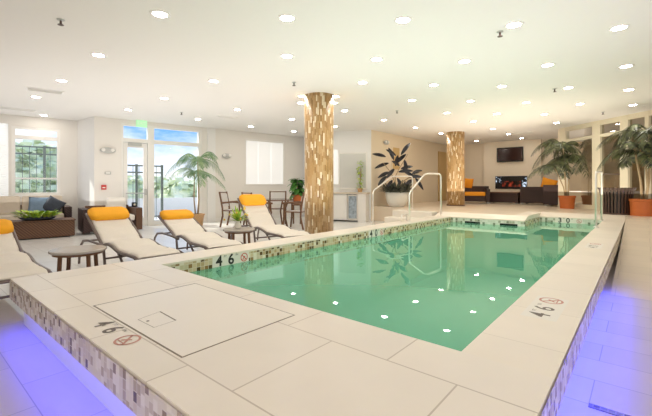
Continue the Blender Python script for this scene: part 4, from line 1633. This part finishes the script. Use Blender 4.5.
# leafy plant by the column
pf = ray_pt(297, 185, 10.6)
t = thing('leafy_plant', 'broad leaved green plant in a pot half hidden by the tall column', 'potted plant', (pf.x, pf.y, 0))
for a, b in ((-.1, -.1), (.1, -.1), (.1, .1), (-.1, .1)):
    MB().tube([(a, b, 0), (a, b, 0.52)], 0.016, 6).build('stand_leg', M['wood_dark'], t)
MB().lathe([(0.16, 0.52), (0.16, 0.55)], 24).build('stand_top', M['wood_dark'], t)
MB().lathe([(0.09, 0.55), (0.14, 0.80), (0.145, 0.82), (0.12, 0.82), (0.11, 0.78)], 24).build('pot', M['terracotta'], t)
MB().tube([(0, 0, 0.76), (0.01, 0, 1.0), (0, 0.01, 1.3)], [0.02, 0.016, 0.01], 6).build('stem', M['trunk'], t)
mb = MB()
rnd = random.Random(4)
for i in range(44):
    z = rnd.uniform(0.85, 1.28)
    a = rnd.uniform(0, 2 * PI)
    leaf_blade(mb, (0, 0, z), (math.cos(a), math.sin(a), rnd.uniform(-0.6, 0.5)), (0, 0, 1), rnd.uniform(0.2, 0.32), 0.17, 0.45, 5)
mb.build('foliage', M['fig_leaf'], t)

# ------------------------------------------------------------------ counter nook
kw = Vector((c1.x - c0.x, c1.y - c0.y, 0))
kl = kw.length
kd = kw.normalized()
ka = math.atan2(-kd.y, -kd.x)                      # local x runs towards the tan wall corner
cnt = thing('counter_cabinet', 'white counter cabinet with beige top under the mirror', 'cabinet', (c1.x, c1.y, 0), ka)
cd = 0.50
zc = 0.83
MB().bb((0.20, -cd + 0.03, 0.05), (kl - 0.64, -0.02, zc)).build('carcass', M['wall_white'], cnt)
MB().bb((kl - 0.30, -cd + 0.0, 0.0), (kl - 0.06, -0.02, zc)).build('side_panel', M['wall'], cnt)
MB().bb((0.15, -cd - 0.02, zc), (kl - 0.02, -0.02, zc + 0.05)).build('worktop', M['beige_cushion'], cnt, bevel=0.006)
for a, b in ((0.22, 0.60), (0.62, kl - 0.66)):
    d_ = MB().bb((a, -cd + 0.01, 0.10), (b, -cd + 0.03, zc - 0.02)).build('door', M['trim'], cnt)
    MB().tube([(b - 0.04, -cd - 0.01, 0.55), (b - 0.04, -cd - 0.01, 0.68)], 0.007, 6).build('handle', M['chrome'], d_)
fr_ = thing('drinks_fridge', 'small glass door drinks fridge under the counter', 'refrigerator', to_world(0, 0, ka) + Vector((c1.x, c1.y, 0)), ka)
fx0, fx1 = kl - 0.62, kl - 0.31
MB().bb((fx0, -cd + 0.06, 0.02), (fx1, -0.05, zc - 0.02)).build('cabinet', M['fixture'], fr_)
MB().bb((fx0 + 0.03, -cd + 0.045, 0.1), (fx1 - 0.03, -cd + 0.06, zc - 0.06)).build('contents', flat('fridge_inside', (0.34, 0.40, 0.46), 0.4, noise=0.8, nscale=16), fr_)
mb = MB()
mb.bb((fx0, -cd + 0.02, 0.05), (fx0 + 0.03, -cd + 0.05, zc - 0.02)).bb((fx1 - 0.03, -cd + 0.02, 0.05), (fx1, -cd + 0.05, zc - 0.02)).bb((fx0 + .03, -cd + 0.02, 0.05), (fx1 - .03, -cd + 0.05, 0.1)).bb((fx0 + .03, -cd + 0.02, zc - 0.06), (fx1 - .03, -cd + 0.05, zc - 0.02))
mb.build('door_frame', M['chrome'], fr_)
MB().tube([(fx0 + 0.015, -cd - 0.01, 0.35), (fx0 + 0.015, -cd - 0.01, 0.65)], 0.008, 6).build('handle', M['chrome'], fr_)


def ctr(x, y, off=0.0):
    """point on the counter wall"""
    k = (x - CX) / F
    dv = -kd
    nrm = Vector((-dv.y, dv.x, 0))
    o_ = Vector((c1.x, c1.y, 0)) - nrm * off
    t_ = (k * o_.y - o_.x) / (dv.x - k * dv.y)
    d = o_.y + t_ * dv.y
    return t_, EYE - (y - HY) / F * d


m0, mz1 = ctr(340, 154)
m1, mz0 = ctr(366, 188)
mr = thing('wall_mirror', 'large framed mirror on the white wall above the counter', 'mirror', (c1.x, c1.y, 0), ka)
MB().bb((m0, -0.02, mz0), (m1, 0, mz1)).build('mirror_glass', M['mirror'], mr)
mb = MB()
for a, b, c, d in ((m0 - 0.04, m0, mz0 - 0.04, mz1 + 0.04), (m1, m1 + 0.04, mz0 - 0.04, mz1 + 0.04), (m0, m1, mz0 - 0.04, mz0), (m0, m1, mz1, mz1 + 0.04)):
    mb.bb((a, -0.03, c), (b, 0, d))
mb.build('frame', M['trim'], mr)
wl = thing('window_6', 'x', 'window', (c1.x, c1.y, 0), ka)
for k in ('label', 'category'):
    del wl[k]
struct(wl)
w0, wz1 = ctr(331, 150)
w1_, wz0 = ctr(338.5, 184)
w0 = max(w0, 0.05)
MB().bb((w0, -0.012, wz0), (w1_, 0, wz1)).build('blind', M['blind'], wl)
MB().bb((w0, -0.03, wz0 - 0.03), (w1_ + 0.02, 0, wz0)).bb((w1_, -0.03, wz0), (w1_ + 0.02, 0, wz1)).build('frame', M['trim'], wl)
# bamboo style plant on the counter
tx, _ = ctr(360, 190, 0.2)
pb = Vector((c1.x, c1.y, 0)) + to_world(tx, -0.2, ka)
t = thing('counter_plant', 'tall slender green plant in a small pot on the counter', 'potted plant', (pb.x, pb.y, zc + 0.05))
MB().lathe([(0.06, 0), (0.085, 0.12), (0.07, 0.12)], 20).build('pot', M['basket'], t)
mb = MB()
rnd = random.Random(9)
for k in range(5):
    mb.tube([(0, 0, 0.1), (rnd.uniform(-.05, .05), rnd.uniform(-.05, .05), rnd.uniform(0.5, 0.9))], 0.007, 5)
mb.build('stem', M['trunk'], t)
mb = MB()
for k in range(110):
    z = rnd.uniform(0.12, 0.95)
    a = rnd.uniform(0, 2 * PI)
    rr = rnd.uniform(0, 0.05)
    leaf_blade(mb, (rr * math.cos(a), rr * math.sin(a), z), (math.cos(a), math.sin(a), rnd.uniform(-0.3, 0.6)), (0, 0, 1), rnd.uniform(0.07, 0.12), 0.05, 0.4, 4)
mb.build('foliage', M['lime_leaf'], t)

# ------------------------------------------------------------------ white planter with rubber plant
pp = ray_pt(397, 185, 11.3)
t = thing('rubber_plant', 'dark leaved rubber plant with underplanting in a white bowl planter', 'potted plant', (pp.x, pp.y, PLAT))
MB().lathe([(0.20, 0), (0.24, 0.02), (0.31, 0.16), (0.345, 0.32), (0.35, 0.44), (0.33, 0.44), (0.325, 0.38)], 40).build('bowl', M['white_pot'], t, smooth=False)
for pl in t.children[-1].data.polygons:
    pl.use_smooth = len(pl.vertices) == 4
MB().lathe([(0.32, 0.37), (0.32, 0.40)], 30).build('soil', M['soil'], t)
mb = MB()
rnd = random.Random(12)
for k in range(240):
    a = rnd.uniform(0, 2 * PI)
    rr = 0.33 * math.sqrt(rnd.random())
    leaf_blade(mb, (rr * math.cos(a), rr * math.sin(a), 0.40), (math.cos(a) * rnd.uniform(0.3, 1.2), math.sin(a) * rnd.uniform(0.3, 1.2), rnd.uniform(0.7, 1.9)), (0, 0, 1), rnd.uniform(0.26, 0.52), 0.09, rnd.uniform(0.1, 0.65), 5)
mb.build('underplanting', M['under_leaf'], t)
kd_ = 11.3 / F
stems = [[(0, 0, 0.4), (-3 * kd_, 0, 0.8), (-6 * kd_, 0.05, 1.05), (-14 * kd_, 0.0, 1.34)], [(0, 0, 0.4), (-2 * kd_, 0, 0.9), (2 * kd_, 0, 1.15), (11 * kd_, 0, 1.60)], [(0.02, 0, 0.4), (5 * kd_, 0.0, 0.75), (18 * kd_, 0, 1.0), (25 * kd_, -0.05, 1.08)]]
mb = MB()
for s in stems:
    mb.tube(s, [0.018, 0.016, 0.013, 0.009], 6)
mb.build('stem', M['trunk'], t)
mb = MB()
LEAVES = [(-16, 157, -0.9, 0.35, .34), (-11, 163, -0.9, -0.2, .36), (-5, 160, -0.3, 0.9, .36), (0, 163, 0.7, 0.8, .38), (5, 155, 0.6, 0.9, .42), (-10, 172, -0.9, -0.3, .3), (-4, 169, -0.6, -0.5, .32),
          (2, 172, 0.9, 0.2, .34), (-14, 176, -0.8, -0.7, .28), (6, 169, 0.9, 0.35, .30), (9, 171, 0.9, -0.4, .32), (16, 177, 0.95, 0.15, .30), (20, 174, 0.8, 0.4, .3), (26, 178, 0.7, -0.8, .32), (22, 180, -0.8, -0.3, .25), (-6, 180, -0.5, -0.6, .28),
          (1, 178, 0.4, -0.8, .3), (-2, 156, -0.7, 0.6, .3), (10, 160, 0.2, -0.9, .26), (-2, 166, 0.1, 0.9, .32), (3, 166, -0.7, 0.5, .28)]
for dx, y, vx, vz, L in LEAVES:
    base = (dx * 0.72 * kd_, rnd.uniform(-0.08, 0.08), EYE - (y - HY) * kd_ - PLAT)
    vy = rnd.uniform(-0.5, 0.3)
    leaf_blade(mb, base, (vx, vy, vz), (0.3 * rnd.uniform(-1, 1), -1.0, 0.5), L * 1.3, 0.12, 0.15, 7)
mb.build('leaves', M['rubber_leaf'], t)
# picture panel on the tan wall behind the rubber plant
ax0, az1 = ewx(391.5, 146)
ax1, az0 = ewx(399.5, 171)
t = thing('wall_panel', 'tan framed panel on the wall behind the rubber plant', 'picture', to_world(0, 0, PA), PA)
MB().bb((ax0 + 0.04, SE - 0.02, az0 + 0.04), (ax1 - 0.04, SE - 0.001, az1 - 0.04)).build('panel', M['door_tan'], t)
mb = MB()
for a, b, c, d in ((ax0, ax0 + 0.04, az0, az1), (ax1 - 0.04, ax1, az0, az1), (ax0 + 0.04, ax1 - 0.04, az0, az0 + 0.04), (ax0 + 0.04, ax1 - 0.04, az1 - 0.04, az1)):
    mb.bb((a, SE - 0.03, c), (b, SE - 0.001, d))
mb.build('frame', M['wall_tan'], t)

# ------------------------------------------------------------------ tv lounge
t = thing('television', 'flat black television mounted high on the far wall', 'television', to_world(0, 0, PA), PA)
s1_, zt1_ = tvp(496.7, 148.1, UB - 0.1)
s0_, zt0_ = tvp(523.2, 161.3, UB - 0.1)
sm, zm_ = (s0_ + s1_) / 2, (zt0_ + zt1_) / 2
t.location = to_world(UB, sm, PA, zm_)
hw_, hh_ = (s1_ - s0_) / 2, (zt1_ - zt0_) / 2
MB().bb((-0.10, -hw_, -hh_), (-0.05, hw_, hh_)).build('housing', M['black'], t, bevel=0.008)
MB().bb((-0.104, -hw_ + 0.04, -hh_ + 0.05), (-0.10, hw_ - 0.04, hh_ - 0.04)).build('screen', M['screen'], t)
MB().bb((-0.05, -0.2, -0.15), (0.0, 0.2, 0.15)).build('wall_bracket', M['black'], t)
s1_, zf1 = tvp(495.5, 176.3, UB)
s0_, zf0 = tvp(527.3, 189, UB)
sm = (s0_ + s1_) / 2
t = thing('fireplace', 'wide black electric fireplace with low red glow in the far wall', 'fireplace', to_world(UB, sm, PA, (zf0 + zf1) / 2), PA)
hw_, hh_ = (s1_ - s0_) / 2, (zf1 - zf0) / 2
MB().bb((-0.03, -hw_, -hh_), (-0.002, hw_, hh_)).build('housing', M['black'], t, bevel=0.004)
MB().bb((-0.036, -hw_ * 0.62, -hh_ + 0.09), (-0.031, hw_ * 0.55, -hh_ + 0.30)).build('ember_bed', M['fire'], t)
MB().bb((-0.036, hw_ * 0.60, -hh_ * 0.1), (-0.031, hw_ * 0.96, hh_ * 0.9)).build('painted_reflection', M['glass_reflection'], t)  # painted reflections at both ends of the glass
MB().bb((-0.036, -hw_ * 0.97, -hh_ * 0.8), (-0.031, -hw_ * 0.68, hh_ * 0.9)).build('painted_reflection', M['glass_reflection'], t)


def wicker_seat(label, px, d, rz, W, orange_back=True, back_h=0.70, D=0.80, name='lounge_sofa', seat='orange_dark'):
    p = ray_pt(px, 185, d)
    t = thing(name, label, 'sofa', (p.x, p.y, PLAT), rz, 'dark wicker sofas by the fireplace')
    w = W / 2
    for sx in (-1, 1):
        MB().bb((sx * w, -D / 2, 0.05), (sx * (w - 0.14), D / 2 - 0.12, 0.52)).build('arm', M['wicker_dark'], t, bevel=0.015)
        for y in (-D / 2 + 0.06, D / 2 - 0.08):
            MB().bb((sx * w - sx * 0.03, y - 0.03, 0), (sx * w - sx * 0.10, y + 0.03, 0.05)).build('foot', M['fixture'], t)
    MB().bb((-w + 0.14, -D / 2 + 0.02, 0.07), (w - 0.14, D / 2 - 0.12, 0.27)).build('frame', M['wicker_dark'], t, bevel=0.01)
    MB().bb((-w, D / 2 - 0.12, 0.05), (w, D / 2, back_h)).build('backrest', M['wicker_dark'], t, bevel=0.015)
    MB().bb((-w + 0.15, -D / 2, 0.27), (w - 0.15, D / 2 - 0.13, 0.41)).build('seat_cushion', M[seat], t, bevel=0.04, seg=3)
    if orange_back:
        MB().box((0, D / 2 - 0.24, 0.62), (W - 0.34, 0.15, 0.40), mat=Matrix.Rotation(-0.15, 3, 'X')).build('back_cushion', M['orange_dark'], t, bevel=0.05, seg=3)
    return t


TR = PA - PI / 2
wicker_seat('dark wicker sofa with bright orange seat cushion right of the distant column', 474.5, 13.6, TR + 0.35, 1.0, orange_back=False, back_h=0.62)
q = ray_pt(467.5, 183.5, 13.95)
throw_pillow('throw_pillow', 'orange throw pillow on the back of the wicker sofa beside the distant column', (q.x, q.y, q.z), (0.15, 0.1, TR + 0.35), 0.40, M['orange_dark'])
sf = wicker_seat('dark wicker sofa seen from behind with an orange pillow, beside the palm', 538, 12.75, TR + PI, 0.95, orange_back=False, back_h=0.60, seat='wicker_dark')
wicker_seat('dark wicker armchair between the sofa back and the palm pot', 557, 11.7, TR + PI - 0.1, 0.60, orange_back=False, back_h=0.66, seat='wicker_dark', D=0.7)
q = ray_pt(548.5, 184.5, 12.5)
throw_pillow('throw_pillow', 'round looking orange throw pillow on the dark sofa beside the palm', (q.x, q.y, q.z - 0.02), (0.2, 0.3, TR), 0.46, M['orange_dark'])
pc = ray_pt(504.5, 185, 13.35)
t = thing('low_table', 'low dark wicker coffee table before the fireplace', 'coffee table', (pc.x, pc.y, PLAT), TR)
MB().bb((-0.50, -0.27, 0.04), (0.50, 0.27, 0.38)).build('body', M['wicker_dark'], t, bevel=0.012)
MB().bb((-0.52, -0.29, 0.38), (0.52, 0.29, 0.41)).build('table_top', M['wood_dark'], t, bevel=0.004)
for x in (-0.43, 0.43):
    for y in (-0.21, 0.21):
        MB().bb((x - 0.03, y - 0.03, 0), (x + 0.03, y + 0.03, 0.04)).build('foot', M['fixture'], t)

# ------------------------------------------------------------------ outdoors
mb = MB()
mb.bb((-12, YA + 0.25, -0.12), (16, YA + 40, -0.04))
struct(mb.build('ground_outside', M['outdoor'], rz=WA))


def outside(px, d):
    return ray_pt(px, 185, d)


def fence(label, x0, x1, y, ztop, step, post):
    t = thing('metal_fence', label, 'fence', to_world(x0, y, WA, -0.04), WA)
    L = x1 - x0
    mb = MB()
    for z in (ztop, ztop - 0.2, 0.15):
        mb.bb((0, -0.015, z - 0.02 + 0.04), (L, 0.015, z + 0.02 + 0.04))
    mb.build('rail', M['fence'], t)
    mb = MB()
    n = int(L / step)
    for i in range(n + 1):
        mb.bb((i * step - 0.007, -0.007, 0.1), (i * step + 0.007, 0.007, ztop + 0.04))
    mb.build('bars', M['fence'], t)
    for x in post:
        MB().bb((x - x0 - 0.03, -0.03, 0), (x - x0 + 0.03, 0.03, ztop + 0.08)).build('post', M['fence'], t)


YF = YA + 1.6
zft = on_plane(36, 147, WA, YF)[1]
fence('black metal fence outside the left window', on_plane(-40, 160, WA, YF)[0], on_plane(72, 160, WA, YF)[0], YF, zft, 0.155, [on_plane(44.5, 160, WA, YF)[0]])
YF2 = YB + 1.3
zft = on_plane(150, 166, WA, YF2)[1]
fx = [on_plane(x, 160, WA, YF2)[0] for x in (108, 136.5, 162)]
fence('dark metal gate fence outside the glazed door', fx[0], fx[2], YF2, zft, 0.16, fx[1:])
rnd = random.Random(31)


def tree(label, px, d, h, r, hr, name='tree', trunk=True, n=700):
    p = outside(px, d)
    t = thing(name, label, 'tree' if trunk else 'shrub', (p.x, p.y, -0.04), 0, 'trees and shrubs outdoors')
    mb = MB()
    for i in range(n):
        a = rnd.uniform(0, 2 * PI)
        cz = rnd.uniform(-1, 1)
        rr = rnd.uniform(0.45, 1.0)
        s = math.sqrt(1 - cz * cz)
        c = Vector((rr * r * s * math.cos(a), rr * r * s * math.sin(a), h - hr + rr * hr * cz))
        q = Matrix.Rotation(rnd.uniform(0, 6.3), 3, 'Z') @ Matrix.Rotation(rnd.uniform(0, 3), 3, 'X')
        sz = r * 0.16
        mb.quad(*[c + q @ Vector(v) * sz for v in ((-1, -0.6, 0), (1, -0.6, 0), (1, 0.6, 0), (-1, 0.6, 0))])
    for c in range(5):
        mb.ball((rnd.uniform(-.3, .3) * r, rnd.uniform(-.3, .3) * r, h - hr + rnd.uniform(-.3, .3) * hr), (r * .55, r * .55, hr * .55), 9, 6)
    mb.build('foliage', M['tree_leaf'], t)
    if trunk:
        MB().tube([(0, 0, 0), (0.03, 0.02, h * 0.5), (0, 0, h * 0.8)], [r * 0.08, r * 0.06, r * 0.03], 7).build('trunk', M['trunk'], t)


tree('leafy tree outside at the left of the left window', 14, 16, 2.9, 1.1, 1.4)
tree('tall leafy tree outside in the middle of the left window', 34, 19.5, 3.5, 1.5, 1.7)
tree('leafy tree outside at the right of the left window', 60, 23.0, 3.5, 1.6, 1.7)
tree('low shrub outside behind the door glass', 131, 18.0, 1.6, 1.05, 0.9, 'shrub', False, 400)
tree('low shrub outside between the two fence posts', 152, 21.5, 1.7, 1.3, 0.95, 'shrub', False, 400)
tree('low shrub outside behind the potted palm', 178, 18.0, 1.5, 1.05, 0.9, 'shrub', False, 400)
tree('low shrub outside at the right end of the side light', 205, 21.5, 1.5, 1.3, 0.85, 'shrub', False, 400)
# pale garden wall beyond the terrace
mb = MB()
mb.bb((2.0, YB + 3.6, -0.04), (10.5, YB + 3.75, 0.62))
struct(mb.build('wall_garden', M['outdoor'], rz=WA))

# ------------------------------------------------------------------ light
w = bpy.data.worlds.new('sky')
sc.world = w
w.use_nodes = True
nt = w.node_tree
bg = nt.nodes['Background']
tc = N(nt, 'ShaderNodeTexCoord')
mp = N(nt, 'ShaderNodeMapping')
mp.inputs['Scale'].default_value = (1, 1, 2.6)
nt.links.new(tc.outputs['Generated'], mp.inputs[0])
nz = N(nt, 'ShaderNodeTexNoise')
nz.inputs['Scale'].default_value = 3.2
nz.inputs['Detail'].default_value = 6
nz.inputs['Roughness'].default_value = 0.55
nt.links.new(mp.outputs[0], nz.inputs['Vector'])
rp = N(nt, 'ShaderNodeValToRGB')
rp.color_ramp.elements[0].position = 0.46
rp.color_ramp.elements[0].color = (0.18, 0.42, 0.88, 1)
rp.color_ramp.elements[1].position = 0.64
rp.color_ramp.elements[1].color = (1, 1, 1, 1)
nt.links.new(nz.outputs['Fac'], rp.inputs[0])
sx = N(nt, 'ShaderNodeSeparateXYZ')
nt.links.new(tc.outputs['Generated'], sx.inputs[0])
mr_ = N(nt, 'ShaderNodeMapRange')
mr_.inputs['From Min'].default_value = -0.02
mr_.inputs['From Max'].default_value = 0.12
mr_.inputs['To Min'].default_value = 0.9
mr_.inputs['To Max'].default_value = 0.0
nt.links.new(sx.outputs['Z'], mr_.inputs['Value'])
mx = N(nt, 'ShaderNodeMix', data_type='RGBA')
nt.links.new(mr_.outputs[0], mx.inputs[0])
nt.links.new(rp.outputs[0], mx.inputs[6])
mx.inputs[7].default_value = (0.93, 0.96, 1.0, 1)
nt.links.new(mx.outputs[2], bg.inputs[0])
bg.inputs[1].default_value = 1.2

sun = bpy.data.lights.new('sun', 'SUN')
sun.energy = 4.5
sun.angle = R(1.0)
sun.color = (1, 0.95, 0.86)
so_ = bpy.data.objects.new('sun', sun)
COL.objects.link(so_)
so_.rotation_euler = Vector((0.80, -0.17, -0.70)).to_track_quat('-Z', 'Y').to_euler()

def area(name, loc, size, power, direction, col=(1, 0.95, 0.88)):
    l = bpy.data.lights.new(name, 'AREA')
    l.shape = 'RECTANGLE'
    l.size, l.size_y = size
    l.energy = power
    l.color = col
    o = bpy.data.objects.new(name, l)
    COL.objects.link(o)
    o.location = loc
    o.rotation_euler = Vector(direction).to_track_quat('-Z', 'Y').to_euler()
    return o


area('added_fill', (0.5, -3.2, 1.6), (8, 2.2), 125, (0, 1, 0.12))  # added fill behind the camera, no fixture of the hall
area('added_ceiling_fill', (1.5, 4.5, 0.6), (4, 4), 55, (0, 0, 1), (1, 0.94, 0.90))  # added upward area lights to brighten the ceiling, no fixtures here
area('added_ceiling_fill', (-4.0, 7.0, 0.7), (7, 5), 66, (0, 0, 1), (1, 0.98, 0.95))
area('added_ceiling_fill', (5.5, 9.5, 0.9), (5, 5), 88, (0, 0, 1), (1, 0.90, 0.76))

# ------------------------------------------------------------------ camera
cam = bpy.data.cameras.new('camera')
cam.sensor_width = 36
cam.lens = 36 * F / 652
cam.shift_x = 0.0
cam.shift_y = -(208 - HY) / 652
cam.clip_end = 200
co = bpy.data.objects.new('camera', cam)
COL.objects.link(co)
co.location = (0, 0, EYE)
co.rotation_euler = (PI / 2, 0, 0)
sc.camera = co
sc.view_settings.view_transform = 'Standard'
sc.view_settings.look = 'None'
sc.view_settings.exposure = 0.2
